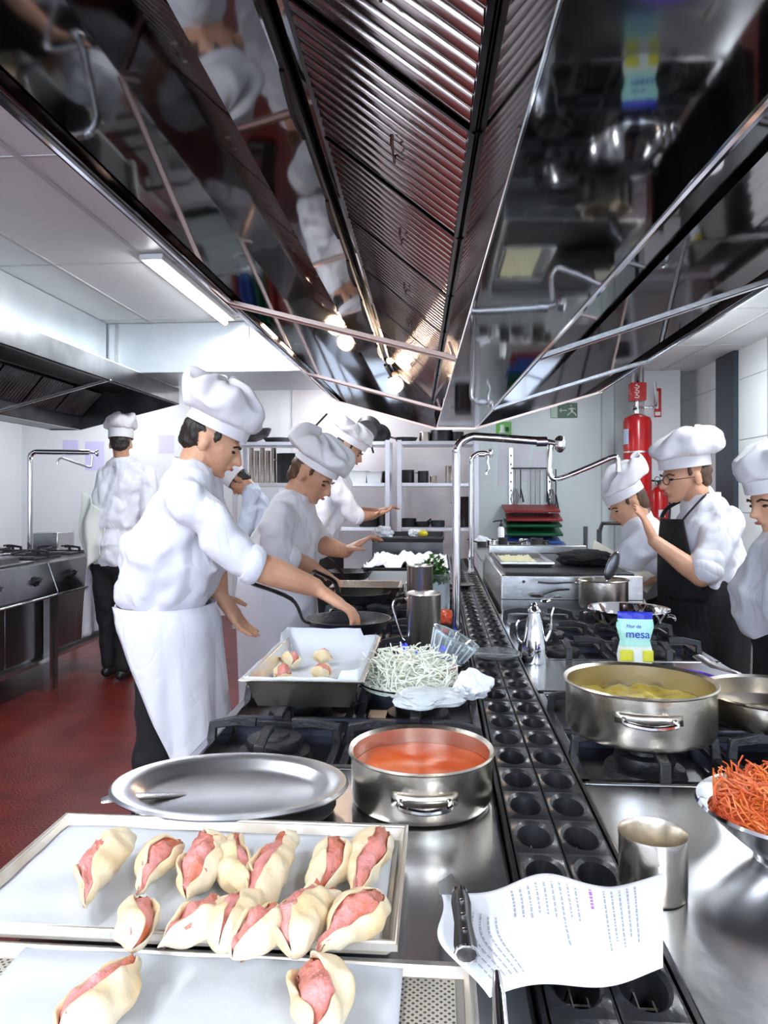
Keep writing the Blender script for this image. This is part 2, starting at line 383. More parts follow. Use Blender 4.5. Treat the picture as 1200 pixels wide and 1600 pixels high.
# ------------------------------------------------------------------ cooking island
TZ=.88
XL,XR=-.455,.80
G0,G1=.095,.23      # flue grille strip
def worktop_unit(x0,x1,y0,y1,label,grp=None,outer=-1):
    t=thing('worktop_unit',label,'counter',((x0+x1)/2,(y0+y1)/2,0),0,grp)
    hx,hy=(x1-x0)/2,(y1-y0)/2
    obj('worktop',boxm(-hx,hx,-hy+.001,hy-.001,TZ-.04,TZ),M_top,t,bev=.006)
    obj('cabinet_body',boxm(-hx+.02,hx-.02,-hy+.002,hy-.002,.14,TZ-.04),M_ss,t,bev=.003)
    xo=(-hx+.02 if outer<0 else hx-.02)
    d=obj('door',boxm(min(xo,xo+outer*.018),max(xo,xo+outer*.018),-hy+.03,hy-.03,.18,TZ-.15),M_ss,t,bev=.004)
    bm=NB(); tube(bm,[(xo+outer*.02,-.05,TZ-.2),(xo+outer*.045,-.045,TZ-.2),(xo+outer*.045,.045,TZ-.2),(xo+outer*.02,.05,TZ-.2)],.005,8); obj('door_handle',bm,M_chr,d)
    for sx in (-1,1):
        for sy in (-1,1):
            bm=NB(); lathe(bm,[(.02,0),(.02,.14)],12,(sx*(hx-.06),sy*(hy-.05),0)); obj('leg',bm,M_ss,t)
    return t
def pan_support(bm,cx,cy,s,z0=.865,h=.05):
    # square iron frame with four fingers reaching inwards
    for a in range(4):
        an=a*PI/2; dx,dy=math.cos(an),math.sin(an)
        tube(bm,[(cx+dx*s,cy+dy*s,z0+.01),(cx+dx*s*.97,cy+dy*s*.97,z0+h-.008),(cx+dx*s*.62,cy+dy*s*.62,z0+h),(cx+dx*s*.28,cy+dy*s*.28,z0+h-.002)],.0105,4,sq=(.8,1.25))
        px,py=-dy,dx
        tube(bm,[(cx+dx*s-px*s,cy+dy*s-py*s,z0+.012),(cx+dx*s+px*s,cy+dy*s+py*s,z0+.012)],.0095,4)
def range_unit(x0,x1,y0,y1,cols,rows,label,lit=(),outer=-1):
    t=thing('gas_range',label,'stove',((x0+x1)/2,(y0+y1)/2,0))
    hx,hy=(x1-x0)/2,(y1-y0)/2
    bm=NB(); box(bm,-hx,hx,-hy,-hy+.02,TZ-.05,TZ); box(bm,-hx,hx,hy-.02,hy,TZ-.05,TZ); box(bm,-hx,-hx+.02,-hy,hy,TZ-.05,TZ); box(bm,hx-.02,hx,-hy,hy,TZ-.05,TZ)
    obj('top_rim',bm,M_top,t,bev=.003)
    obj('drip_tray',boxm(-hx+.02,hx-.02,-hy+.02,hy-.02,TZ-.05,TZ-.035),M_dk,t)
    obj('cabinet_body',boxm(-hx+.02,hx-.02,-hy+.003,hy-.003,.14,TZ-.05),M_ss,t,bev=.003)
    xo=(-hx+.02 if outer<0 else hx-.02)
    d=obj('oven_door',boxm(min(xo,xo+outer*.02),max(xo,xo+outer*.02),-hy+.04,hy-.04,.18,TZ-.2),M_ss,t,bev=.004)
    bm=NB(); tube(bm,[(xo+outer*.02,-hy+.1,TZ-.25),(xo+outer*.06,-hy+.1,TZ-.25),(xo+outer*.06,hy-.1,TZ-.25),(xo+outer*.02,hy-.1,TZ-.25)],.008,8); obj('oven_handle',bm,M_chr,d)
    w=2*hx/cols; l=2*hy/rows
    for i in range(cols):
        for j in range(rows):
            cx=-hx+w*(i+.5); cy=-hy+l*(j+.5); s=min(w,l)/2-.012
            bm=NB(); lathe(bm,[(.075,TZ-.035),(.07,TZ-.02),(.05,TZ-.018),(.055,TZ-.005),(.052,TZ+.004),(.03,TZ+.006),(.028,TZ+.012),(.001,TZ+.013)],28,(cx,cy,0),close=False)
            b=obj('burner',bm,M_iron,t)
            bm=NB(); pan_support(bm,cx,cy,s,TZ-.02,.055); obj('pan_support',bm,M_iron,t,bev=.002)
            if (i,j) in lit:
                bm=NB()
                for k in range(20):
                    a=2*PI*k/20; tube(bm,[(cx+.056*math.cos(a),cy+.056*math.sin(a),TZ),(cx+.066*math.cos(a),cy+.066*math.sin(a),TZ+.008),(cx+.070*math.cos(a),cy+.070*math.sin(a),TZ+.018)],[.004,.005,.0008],6)
                obj('gas_flame',bm,M_flame,b)
        for j in range(rows):
            bm=NB(); cy=-hy+l*(j+.5); lathe(bm,[(.022,0),(.022,.012),(.016,.014),(.014,.03),(.001,.031)],18,(0,0,0))
            bm.transform(Matrix.Translation((xo+outer*.001,cy-.06+.12*i,TZ-.1))@Matrix.Rotation(outer*PI/2,4,'Y')); obj('knob',bm,M_black,t)
    # blue grey divider plates between the rows
    for j in range(1,rows): obj('divider_plate',boxm(-hx+.025,hx-.025,-hy+l*j-.006,-hy+l*j+.006,TZ-.035,TZ+.002),M_enam,t,smooth=False)
    return t
worktop_unit(XL,G0-.005,.44,1.27,'steel worktop unit in the left foreground under trays and red sauce pot')
range_unit(XL,G0-.005,1.275,2.375,2,4,'gas range on the left side of the island, nearest the camera',lit=((1,3),(0,3)))
range_unit(XL,G0-.005,2.38,3.75,2,4,'gas range on the left side of the island, beyond the tall steel pots',lit=())
worktop_unit(XL,G0-.005,3.755,5.55,'far left worktop unit of the island under paper-lined trays')
worktop_unit(G1+.005,XR,.44,1.235,'empty shiny steel worktop unit in the right foreground',outer=1)
range_unit(G1+.005,XR,1.24,1.80,2,2,'gas range on the right side of the island under the big stew pot',outer=1)
worktop_unit(G1+.005,XR,1.805,2.14,'narrow pale worktop between the two right-hand gas ranges',outer=1)
range_unit(G1+.005,XR,2.145,2.965,2,3,'gas range on the right side of the island under saucepan and steel bowl',outer=1)
# raised unit
t=thing('raised_fryer_unit','raised brushed steel unit at the far right of the island','appliance',((G1+XR)/2+.01,3.6,0))
hx=(XR-G1)/2
obj('unit_body',boxm(-hx+.01,hx,-.62,.42,.14,TZ+.15),M_ss,t,bev=.005)
bm=NB(); box(bm,-hx+.011,hx-.001,-.626,-.619,TZ+.052,TZ+.056); obj('panel_seam',bm,M_black,t)
bm=NB(); lathe(bm,[(.006,0),(.006,.004),(.001,.005)],10); bm.transform(Matrix.Translation((-hx+.1,-.62,TZ+.125))@Matrix.Rotation(PI/2,4,'X')); obj('screw_hole',bm,M_black,t)
obj('hot_plate',boxm(-hx+.03,hx-.03,-.60,.40,TZ+.15,TZ+.158),M_iron,t,bev=.003)
obj('rear_ledge',boxm(-hx+.03,hx-.03,  .36,.40,TZ+.158,TZ+.2),M_ss,t,bev=.003)
# flue grille covers: two rows of cast covers with oval holes
def grille_proto(nh,cw,label,grp):
    t=thing('flue_grille',label,'grille',(0,0,TZ),0,grp)
    pl=.10; bm=NB(); hw=cw/2; n=24
    for k in range(nh):
        cy=(k+.5)*pl-nh*pl/2
        outer=[];mid=[];inn=[];low=[]
        for i in range(n):
            a=2*PI*i/n; c,s=math.cos(a),math.sin(a); m=max(abs(c)/(hw-.001),abs(s)/(pl/2))
            outer.append(bm.verts.new((c/m,cy+s/m,.010)))
            mid.append(bm.verts.new((c*(hw-.004),cy+s*(pl/2-.008),.012))); inn.append(bm.verts.new((c*(hw-.008),cy+s*(pl/2-.014),.008))); low.append(bm.verts.new((c*(hw-.011),cy+s*(pl/2-.020),-.035)))
        for i in range(n):
            j=(i+1)%n
            for A,B in ((outer,mid),(mid,inn),(inn,low)): bm.faces.new((A[i],A[j],B[j],B[i]))
    for s in (-1,1): box(bm,s*hw-.001*s-.001,s*hw-.001*s+.001,-nh*pl/2,nh*pl/2,-.04,.0105)
    obj('cover_plate',bm,M_grill,t,angle=35)
    bm=NB()
    for k in range(nh*4): 
        y=-nh*pl/2+(k+.5)*pl/4; tube(bm,[(-hw+.006,y,-.022),(hw-.006,y,-.022)],.0011,4)
    for k in range(3): tube(bm,[(-hw+.015+k*(cw-.03)/2,-nh*pl/2,-.020),(-hw+.015+k*(cw-.03)/2,nh*pl/2,-.020)],.0011,4)
    obj('wire_mesh',bm,mat('dull_wire',(.62,.60,.54),.4,.6),t,smooth=False)
    return t
cw=(G1-G0-.012)/2
gL=grille_proto(4,cw,'black cast flue cover with oval holes, in the left row of the centre strip','flue covers, left row')
gR=grille_proto(4,cw,'black cast flue cover with oval holes, in the right row of the centre strip','flue covers, right row')
NG=12
for k in range(NG):
    for g,x in ((gL,G0+.006+cw/2-.001),(gR,G1-.006-cw/2+.001)):
        loc=(x,.67+k*.402,TZ)
        if k==0: g.location=loc
        else: dup(g,loc)
t=thing('flue_channel','dark steel channel that carries the row of flue covers','channel',((G0+G1)/2,3.0,0))
bm=NB(); hw=(G1-G0)/2
for s in (-1,1): box(bm,s*hw-.003 if s<0 else s*hw-.002,s*hw+.002 if s<0 else s*hw+.003,-2.56,2.55,.14,TZ+.012)
obj('side_wall',bm,M_dk,t); obj('channel_floor',boxm(-hw+.003,hw-.003,-2.56,2.55,.14,TZ-.07),M_void,t)

# ------------------------------------------------------------------ pots and pans
def pot_profile(r,h,th=.003,br=.012,rim=.005):
    p=[(.001,0),(r-br,0),(r-br*.3,br*.3),(r,br),(r,h-.004),(r+rim,h),(r+rim*.6,h+.003),(r-th,h-.002),(r-th,br),(r-th-br,th),(.001,th)]
    return p
def loop_handle(bm,ang,r,z,wd=.05,out=.03,rad=.0045,drop=.006):
    c,s=math.cos(ang),math.sin(ang); px,py=-s,c
    def q(a,b,dz): return (c*(r+b)+px*a,s*(r+b)+py*a,z+dz)
    tube(bm,[q(-wd,0,0),q(-wd,out*.6,0),q(-wd*.85,out,-drop*.3),q(0,out*1.12,-drop),q(wd*.85,out,-drop*.3),q(wd,out*.6,0),q(wd,0,0)],rad,8,smooth=4)
def pot(name,label,loc,r,h,handles,m=M_pot,hz=.7,wd=.045,cat='pot',out=.026,n=56):
    t=thing(name,label,cat,loc)
    bm=NB(); lathe(bm,pot_profile(r,h),n); obj('pot_body',bm,m,t,angle=30)
    for a in handles:
        bm=NB(); loop_handle(bm,a,r,h*hz,wd,out); b=obj('handle',bm,M_chr,t)
        bm=NB(); c,s=math.cos(a),math.sin(a)
        for k in (-1,1):
            lathe(bm,[(.011,-.002),(.010,.003),(.001,.004)],12,close=False); 
            for v in bm.verts[-36:]: pass
        bm.free(); bm=NB()
        grid(bm,lambda u,v:V((math.cos(a+(u-.5)*1.35*wd*2/r)*(r+.0015),math.sin(a+(u-.5)*1.35*wd*2/r)*(r+.0015),h*hz-.009+.018*v)),10,1)
        obj('handle_plate',bm,m,b,solid=.002)
    return t
def liquid(parent,r,z,m,name='sauce',amp=.002,n=48,dome=0,mi=8):
    bm=NB(); rings=[]
    c=bm.verts.new((0,0,z+dome)); prev=None
    for k in range(1,13):
        rr=r*k/12; ring=[bm.verts.new((rr*math.cos(2*PI*i/n),rr*math.sin(2*PI*i/n),z+dome*(1-(k/12)**2)+amp*nz((rr*math.cos(2*PI*i/n),rr*math.sin(2*PI*i/n),z),mi*4))) for i in range(n)]
        for i in range(n):
            j=(i+1)%n
            if prev: bm.faces.new((prev[i],prev[j],ring[j],ring[i]))
            else: bm.faces.new((c,ring[j],ring[i]))
        prev=ring
    o=obj(name,bm,m,parent)
    return o
fa=lambda p:math.atan2(-p[1],-p[0])
p=P(658,1250,1.157); sp=V((p.x,p.y,TZ))
t=pot('saucepot','round steel pot full of red tomato sauce on the left worktop',sp,.110,.078,(fa(sp)+.05,fa(sp)+PI),hz=.52,wd=.036,out=.022)
tag(liquid(t,.1065,.052,M_sauce,'tomato_sauce',.003),'x','x'); [c.pop('label',None) or c.pop('category',None) for c in t.children if c.name.startswith('tomato')]
for c in t.children:
    for k in ('label','category'):
        if k in c: del c[k]
p=P(999,1150,1.375); bp=V((p.x,p.y,.917))
t=pot('stew_pot','wide steel pot with yellow stew, largest pot on the right-hand stove',bp,.134,.093,(fa(bp)+.12,fa(bp)+PI),hz=.62,wd=.042,out=.024)
liquid(t,.13,.050,M_yel,'stew',.016,60,0,9)
# shallow pan at the right edge
p=P(1212,1120,1.43); pp=V((p.x,p.y,.917))
t=thing('saute_pan','shallow steel pan with a long pale handle at the right edge of the stove','pan',pp)
bm=NB(); lathe(bm,pot_profile(.132,.055,br=.02),56); obj('pan_body',bm,mat('used_pan_steel',(.50,.42,.30),.25,1,c2=(.66,.64,.6),ns=7),t)
e=P(1092,1026,1.80)-pp; s0=V((e.x,e.y,0)).normalized()*.13
bm=NB(); tube(bm,[(s0.x,s0.y,.04),(s0.x*1.25,s0.y*1.25,.052),(e.x*.75,e.y*.75,e.z*.95),(e.x,e.y,e.z)],[.006,.007,.008,.011,.012],8,smooth=5,sq=(1.3,.45)); obj('handle',bm,M_ss,t)
# purple plate behind the stew pot
p=P(1052,1058,1.66); t=thing('purple_plate','purple plastic lid standing behind the wide stew pot','lid',(p.x,p.y,.917))
bm=NB(); lathe(bm,[(.001,.0),(.085,.0),(.10,.012),(.104,.022),(.098,.022),(.083,.006),(.001,.006)],48); obj('plate_body',bm,M_purp,t)
bm=NB(); lathe(bm,[(.10,.020),(.106,.022),(.104,.026),(.098,.024)],48,close=False); obj('plate_rim',bm,M_purp,t)
# tin cup
p=P(1012,1340,.885); t=thing('steel_cup','plain open steel cup beside the white recipe sheet','cup',(p.x+.006,p.y,TZ))
bm=NB(); lathe(bm,pot_profile(.0395,.070,.0015,.004,.001),48); obj('cup_body',bm,M_pot,t)
# tall pots
p=P(662,1000,2.14); t=thing('tall_pot','tall narrow steel pot with wire side handle behind the noodle bowl','pot',(p.x,p.y,.917))
bm=NB(); lathe(bm,pot_profile(.050,.150,.002,.006,.002),40); obj('pot_body',bm,M_pot,t)
bm=NB(); tube(bm,[(-.049,0,.132),(-.066,0,.136),(-.086,-.004,.128),(-.088,-.006,.10),(-.066,-.01,.03),(-.055,-.01,.015)],.0028,8,smooth=5); obj('handle',bm,M_chr,t)
p=P(656,950,2.55); t=thing('tall_pot','tall plain steel beaker standing behind the pot with wire handle','pot',(p.x,p.y,.917))
bm=NB(); lathe(bm,pot_profile(.045,.19,.002,.006,.002),40); obj('pot_body',bm,M_pot,t)
# frying pans
def frying_pan(label,px,py,z,r,hd,name='frying_pan',m=None,group=None):
    d=(CZ-z)*F/(py-HY); c=P(px,py,d)
    t=thing(name,label,'pan',(c.x,c.y,.917),0,group)
    bm=NB(); lathe(bm,[(.001,0),(r*.74,0),(r*.86,.012),(r,.04),(r+.002,.042),(r-.003,.042),(r*.84,.015),(r*.72,.004),(.001,.004)],48); obj('pan_body',bm,m or M_iron,t)
    if hd:
        e=V(hd)-V((c.x,c.y,.917)); dr=V((e.x,e.y,0)).normalized()
        bm=NB(); tube(bm,[dr*(r*.9)+V((0,0,.03)),dr*(r*1.12)+V((0,0,.045)),e*.6+V((0,0,.012)),e],[.007,.008,.010,.012,.011],8,smooth=5,sq=(1.2,.55)); obj('handle',bm,M_iron,t)
    return t
frying_pan('black frying pan with long handle under the hand of the foreground cook',545,972,.945,.135,P(392,911,2.25))
frying_pan('black frying pan behind the pan tended by the foreground cook',562,926,.955,.125,P(492,892,2.75))
frying_pan('black pan held over the stove by the second cook',545,893,.955,.12,P(500,866,3.3))
# saucepan with handle, right side
p=P(943,950,2.84); t=thing('saucepan','steel saucepan with a long handle in front of the small cook','pan',(p.x,p.y,.917))
bm=NB(); lathe(bm,pot_profile(.092,.108,br=.01),44); obj('pan_body',bm,M_pot,t)
bm=NB(); tube(bm,[(-.09,-.01,.092),(-.12,-.015,.098),(-.20,-.02,.095),(-.255,-.025,.10)],[.006,.007,.009,.010],8,smooth=5,sq=(1.3,.5)); obj('handle',bm,M_ss,t)
# steel bowl
p=P(982,985,2.36); t=thing('steel_bowl','wide steel bowl with two small handles behind the printed bag','bowl',(p.x,p.y,.917))
bm=NB(); lathe(bm,[(.001,0),(.05,0),(.075,.01),(.105,.04),(.12,.07),(.128,.072),(.127,.075),(.118,.073),(.10,.038),(.07,.012),(.001,.006)],48); obj('bowl_body',bm,M_chr,t)
for a in (-.35,PI-.35):
    bm=NB(); loop_handle(bm,a,.117,.055,.022,.02,.003,.012); obj('handle',bm,M_chr,t)
# oval platter
p=PZ(360,1238,.905); t=thing('oval_platter','large empty oval steel platter on the left worktop','platter',(p.x,p.y,TZ+.008),.06)
bm=NB(); lathe(bm,[(.001,.012),(.125,.012),(.136,.016),(.148,.026),(.152,.027),(.170,.030),(.178,.027),(.180,.030),(.176,.034),(.168,.034),(.150,.031),(.146,.029),(.134,.020),(.124,.0155),(.001,.0155)],72,sy=.70)
for v in bm.verts: v.co.x*=1.0
obj('platter_body',bm,mat('platter_steel',(.62,.63,.65),.32,1,c2=(.5,.51,.53),ns=12,rv=.08,bump=.04,bs=20),t)
p=V(t.location); t2=thing('small_tray','shallow dark tray that lies under the oval platter','tray',(p.x+.01,p.y-.005,TZ))
bm=NB(); lathe(bm,[(.001,0),(.13,0),(.15,.008),(.152,.012),(.13,.006),(.001,.006)],48,sy=.72); obj('tray_body',bm,M_dk,t2)
a,b=PZ(158,1232,.93),PZ(200,1226,.93)
t=thing('spatula','grey flat spatula tip poking out left of the oval platter','spatula',(a.x,a.y,.912))
dv=(b-a); bm=NB(); tube(bm,[(0,0,0),(dv.x*.4,dv.y*.4,.002),(dv.x,dv.y,.0),(dv.x*4,dv.y*4,-.013)],[.006,.011,.010,.005],8,sq=(1.6,.25)); obj('spatula_blade',bm,M_ss,t)

# ------------------------------------------------------------------ stuffed pastries / rolls on trays
def roll_parts(t,L,r,seed,open_a=1.0,twist=.6):
    rng=random.Random(seed); nu,nv=22,16; r=r*1.28; side=rng.choice((-1,1))*rng.uniform(.1,.7); skew=rng.choice((.65,.8,1.0,1.35,1.6)); shp=rng.uniform(.6,.95); lip=rng.uniform(.06,.2)
    bend=rng.uniform(-.16,.16); ph=rng.uniform(0,6)
    def sec(u,ang,rad):
        tt=u; y=(tt-.5)*L
        wq=tt**skew; env=max(0.03,(math.sin(PI*min(1,max(0,wq)))**shp))
        R=rad*env
        tw=twist*1.3*(tt-.5)+.35*math.sin(ph+tt*4)+side
        x=R*math.sin(ang+tw)*1.0+bend*L*math.sin(PI*tt)
        z=r*.82-R*math.cos(ang+tw)*.85*1.0-(1-env)*r*.35
        q=V((x,y,z)); q+=V((nz(q,60,seed),0,nz(q,55,seed+3)))*r*.26
        return q
    bm=NB(); rows=[]
    for i in range(nu+1):
        u=i/nu; oa=open_a*.74*(.15+.85*math.sin(PI*u)**.8) 
        a0=-(PI-oa*.62); a1=PI-oa*.62; row=[]
        for j in range(nv+1): row.append(bm.verts.new(sec(u,a0+(a1-a0)*j/nv,r*(1.0+lip*(abs(j/nv-.5)*2)**6*math.sin(u*11+seed)))))
        for j in range(nv,-1,-1): row.append(bm.verts.new(sec(u,a0+(a1-a0)*j/nv,r*(.74 if 0<j<nv else .86)*(1+lip*(abs(j/nv-.5)*2)**6*math.sin(u*11+seed)))))
        rows.append(row)
    m=len(rows[0])
    for i in range(nu):
        for j in range(m):
            k=(j+1)%m; bm.faces.new((rows[i][j],rows[i][k],rows[i+1][k],rows[i+1][j]))
    bm.faces.new(rows[0][::-1]); bm.faces.new(rows[-1])
    obj('rolled_skin',bm,M_dough,t,angle=180,sub=1)
    bm=NB()
    def fl(u,v):
        q=sec(.04+.92*u,-2.2+4.4*v,r*.72); q.z+=r*.10*math.sin(PI*u); return q+V((0,0,nz(q,110,seed)*r*.2))
    rows=[]
    for i in range(19):
        u=i/18; rows.append([bm.verts.new(sec(.06+.88*u,2*PI*j/18,r*.70)+V((0,0,r*.08*math.sin(PI*u)+nz((u*5,j*.7,seed),1.7)*r*.26))) for j in range(18)])
    for i in range(18):
        for j in range(18):
            k=(j+1)%18; bm.faces.new((rows[i][j],rows[i][k],rows[i+1][k],rows[i+1][j]))
    bm.faces.new(rows[0][::-1]); bm.faces.new(rows[-1])
    obj('filling',bm,M_ham,t,angle=180)
def roll(label,p0,p1,z,wr,seed,oa=1.0,tw=.6,zoff=0,group=None):
    a=PZ(*p0,z+.012); b=PZ(*p1,z+.008); a.z=b.z=0; L=(b-a).length; d=(a-b).normalized()
    t=thing('stuffed_roll',label,'stuffed roll',((a.x+b.x)/2,(a.y+b.y)/2,z+zoff),math.atan2(-d.x,d.y),group)
    roll_parts(t,L,wr,seed,oa,tw); return t
T1=.912
rolls=[((212,1305),(133,1428),.020,1.5,.9,'closed pale roll with pink tip, leftmost on the upper tray'),
((285,1318),(213,1412),.0185,1.2,-.9,'knotted pale roll second from the left in the back row'),
((322,1310),(288,1416),.022,2.0,.2,'wide open round roll showing pink ham, third in the back row'),
((378,1298),(386,1405),.0185,.7,.8,'smooth nearly closed roll, fourth in the back row'),
((462,1300),(404,1425),.0185,1.5,.4,'tall open roll with orange pointed tip, middle of the back row'),
((532,1315),(458,1425),.020,1.1,.8,'roll with browned opening, sixth in the back row'),
((603,1302),(556,1432),.020,1.4,-.3,'narrow twisted roll at the right end of the back row'),
((226,1405),(203,1488),.0165,1.6,.4,'small yellowish roll, leftmost of the front row'),
((350,1408),(243,1486),.019,1.5,-.4,'long slanting roll with wide pink slit in the front row'),
((415,1398),(338,1488),.019,.5,.6,'closed pale green tinted roll behind the brown-slit roll'),
((428,1415),(362,1505),.019,1.2,.7,'curved roll with short brown slit in the front row'),
((532,1398),(457,1500),.0215,1.6,.3,'large roll with red filling, second from the right in front'),
((603,1412),(485,1505),.021,1.6,-.5,'widest open roll with pink filling at the front right corner')]
for i,(a,b,wr,oa,tw,lb) in enumerate(rolls): roll(lb,a,b,T1,wr,11+i*3,oa,tw)
def sheet_tray(name,label,x0,x1,y0,y1,z,m,perf=None,h=.02):
    cx,cy=(x0+x1)/2,(y0+y1)/2; t=thing(name,label,'tray',(cx,cy,z)); hx,hy=(x1-x0)/2,(y1-y0)/2
    bm=NB()
    if perf is None: box(bm,-hx+.012,hx-.012,-hy+.012,hy-.012,0,.0018)
    else: box(bm,-hx+.012,hx-.012,-hy+.012,hy-.012,0,.0018)
    def fr(a,za,b,zb):
        A=[(-hx+a,-hy+a,za),(hx-a,-hy+a,za),(hx-a,hy-a,za),(-hx+a,hy-a,za)]; B=[(-hx+b,-hy+b,zb),(hx-b,-hy+b,zb),(hx-b,hy-b,zb),(-hx+b,hy-b,zb)]
        va=[bm.verts.new(q) for q in A]; vb=[bm.verts.new(q) for q in B]
        for i in range(4): bm.faces.new((va[i],va[(i+1)%4],vb[(i+1)%4],vb[i]))
    fr(.012,.001,.006,h); fr(.006,h,0,h+.001); fr(0,h+.001,0,h-.006); fr(0,h-.006,.004,h-.007); fr(.004,h-.007,.012,0)
    o=obj('tray_body',bm,m,t,smooth=False)
    bm=NB(); tube(bm,[(-hx+.004,-hy+.004,h),(hx-.004,-hy+.004,h),(hx-.004,hy-.004,h),(-hx+.004,hy-.004,h),(-hx+.004,-hy+.004,h)],.0035,8); obj('tray_rim',bm,m,t)
    return t,hx,hy
M_tray=mat('tray_aluminium',(.72,.68,.62),.38,.85,c2=(.50,.38,.27),ns=10,lo=.5,hi=.8)
t,hx,hy=sheet_tray('baking_tray','baking tray with thirteen stuffed rolls on white paper','-',0,0,0,0,M_tray) if False else sheet_tray('baking_tray','upper baking tray carrying thirteen stuffed rolls in the left foreground',-.515,-.040,.722,.985,T1-.014,M_tray,h=.017)
def paperm(x0,x1,y0,y1,z,amp,seed,n=30):
    return grid(NB(),lambda u,v:V((x0+(x1-x0)*u,y0+(y1-y0)*v,z+amp*(.5+nz((u*3,v*3,seed),1.3)))),n,n)
o=obj('baking_paper',paperm(-.505,-.058,.735,.972,T1-.010,.004,3),M_paper,solid=.0006); tag(o,'white baking paper lining the upper baking tray','paper')
# perforated lower tray
def perf_mat():
    m=bpy.data.materials.new('perforated_tray'); m.use_nodes=True; nt=m.node_tree; b=nt.nodes['Principled BSDF']
    tc=nt.nodes.new('ShaderNodeTexCoord'); mp=nt.nodes.new('ShaderNodeMapping'); mp.inputs['Rotation'].default_value=(0,0,PI/4)
    mp.inputs['Scale'].default_value=(1,1,0)
    nt.links.new(tc.outputs['Object'],mp.inputs[0]); vo=nt.nodes.new('ShaderNodeTexVoronoi'); vo.inputs['Scale'].default_value=190; vo.inputs['Randomness'].default_value=0
    nt.links.new(mp.outputs[0],vo.inputs['Vector']); r=nt.nodes.new('ShaderNodeValToRGB'); e=r.color_ramp.elements
    e[0].position=.26; e[0].color=(.10,.09,.08,1); e[1].position=.32; e[1].color=(.62,.58,.50,1)
    nt.links.new(vo.outputs['Distance'],r.inputs[0]); nt.links.new(r.outputs[0],b.inputs['Base Color']); b.inputs['Roughness'].default_value=.5; b.inputs['Metallic'].default_value=.4
    return m
t,hx,hy=sheet_tray('perforated_tray','perforated baking tray with two rolls at the bottom left edge',-.47,.036,.47,.736,TZ+.002,M_tray,h=.010)
obj('perforated_base',boxm(-hx+.016,hx-.02,-hy+.016,hy-.016,.002,.003),perf_mat(),t,smooth=False)
o=obj('baking_paper',paperm(-.425,-.035,.475,.735,TZ+.008,.004,8),M_paper,solid=.0006); tag(o,'white baking paper on the perforated lower tray','paper')
roll('large roll with bright red filling on the lower tray at left',(212,1500),(92,1640),TZ+.012,.021,71,1.7,.3)
roll('pale pink roll on the lower tray at the bottom centre',(492,1514),(488,1660),TZ+.012,.023,75,1.5,.4)
# recipe sheet
def sheet_pt(u,v):
    # u along the long side left to right, v from near to far
    bl=PZ(770,1565,.90); br=PZ(1036,1524,.90); tl=PZ(690,1400,.905); tr=PZ(1036,1352,.935)
    q=(bl*(1-u)+br*u)*(1-v)+(tl*(1-u)+tr*u)*v
    q.z=.9035+.030*math.exp(-((u-.45)/.2)**2)*v+.020*max(0,(u-.75)/.25)**1.5*v+.006*math.sin(u*7+v*2)
    q.x-=.028*math.exp(-((v-.45)/.3)**2)*(1-u)**3
    return q
o=obj('recipe_sheet',grid(NB(),sheet_pt,40,30),M_wpap,solid=.0004); tag(o,'curled white printed recipe sheet lying over the flue grille','paper')
def textline(bm,u,v0,v1,wd=.004,seed=0):
    rng=random.Random(seed); v=v0
    while v<v1:
        l=min(rng.uniform(.015,.05),v1-v)
        pts=[sheet_pt(uu,vv)+V((0,0,.0008)) for uu,vv in ((u,v),(u+wd,v),(u+wd,v+l),(u,v+l))]
        quad(bm,pts); v+=l+.012
    return bm
bm=NB()
for k in range(9): textline(bm,.30+k*.036,.62-.02*(k%3)-(.28 if k==6 else 0),.92,.009,k)
for k in range(5): textline(bm,.72+k*.036,.30+.08*(k%2),.93,.008,30+k)
for k in range(6): textline(bm,.06+k*.032,.10,.80-.03*k,.007,50+k)
obj('printed_lines',bm,mat('grey_print',(.42,.44,.50),.7),o,smooth=False)
bm=NB(); textline(bm,.655,.72,.93,.014,99); obj('printed_heading',bm,mat('violet_print',(.45,.15,.65),.7),o,smooth=False,label='violet heading')
# knife
k0=PZ(729,1492,.925); k1=PZ(719,1398,.93); k2=PZ(700,1352,.90)
t=thing('chef_knife','kitchen knife with black riveted handle lying on the recipe sheet','knife',(k0.x,k0.y,k0.z))
a=k1-k0; b=k2-k0
bm=NB(); tube(bm,[(0,0,0),a*.15,a*.5,a*.85,a],[.010,.0115,.009,.0105,.009],10,sq=(1,.75)); obj('handle',bm,M_black,t)
bm=NB(); tube(bm,[a*.98,a*1.08],.0085,8,sq=(1,.7)); obj('bolster',bm,M_chr,t)
bm=NB(); tube(bm,[a*-.0,a*.03],.0118,10,sq=(1,.8)); obj('end_cap',bm,M_chr,t)
bm=NB()
for f in (.25,.5,.75): lathe(bm,[(.0025,0),(.0025,.0092),(.001,.0095)],8,a*f)
obj('rivet',bm,M_chr,t)
dr=(b-a).normalized(); sd=dr.cross(V((0,0,1))).normalized()
bm=NB(); tip=a+dr*.085
for s in (1,):
    v=[a*1.02+sd*.004,a*1.02-sd*.022,a+dr*.045-sd*.02,tip,a+dr*.04+sd*.003]
    quad(bm,v)
obj('blade',bm,M_dk,t,solid=.0016,smooth=False)
# tongs at the bottom edge
a=PZ(776,1518,.93); b=PZ(788,1700,.90)
t=thing('tongs','steel tong arm poking up at the bottom edge beside the sheet','tongs',(a.x,a.y,.90)); d=b-a; d.z=0
bm=NB(); tube(bm,[(0,0,.03),d*.3+V((0,0,.028)),d+V((0,0,.012))],[.003,.006,.0075],10,sq=(1,.6)); obj('tong_arm',bm,M_chr,t)
t,hx,hy=sheet_tray('steel_tray','edge of a steel tray at the bottom right corner',.34,.62,.45,.668,TZ+.001,M_ss,h=.02)
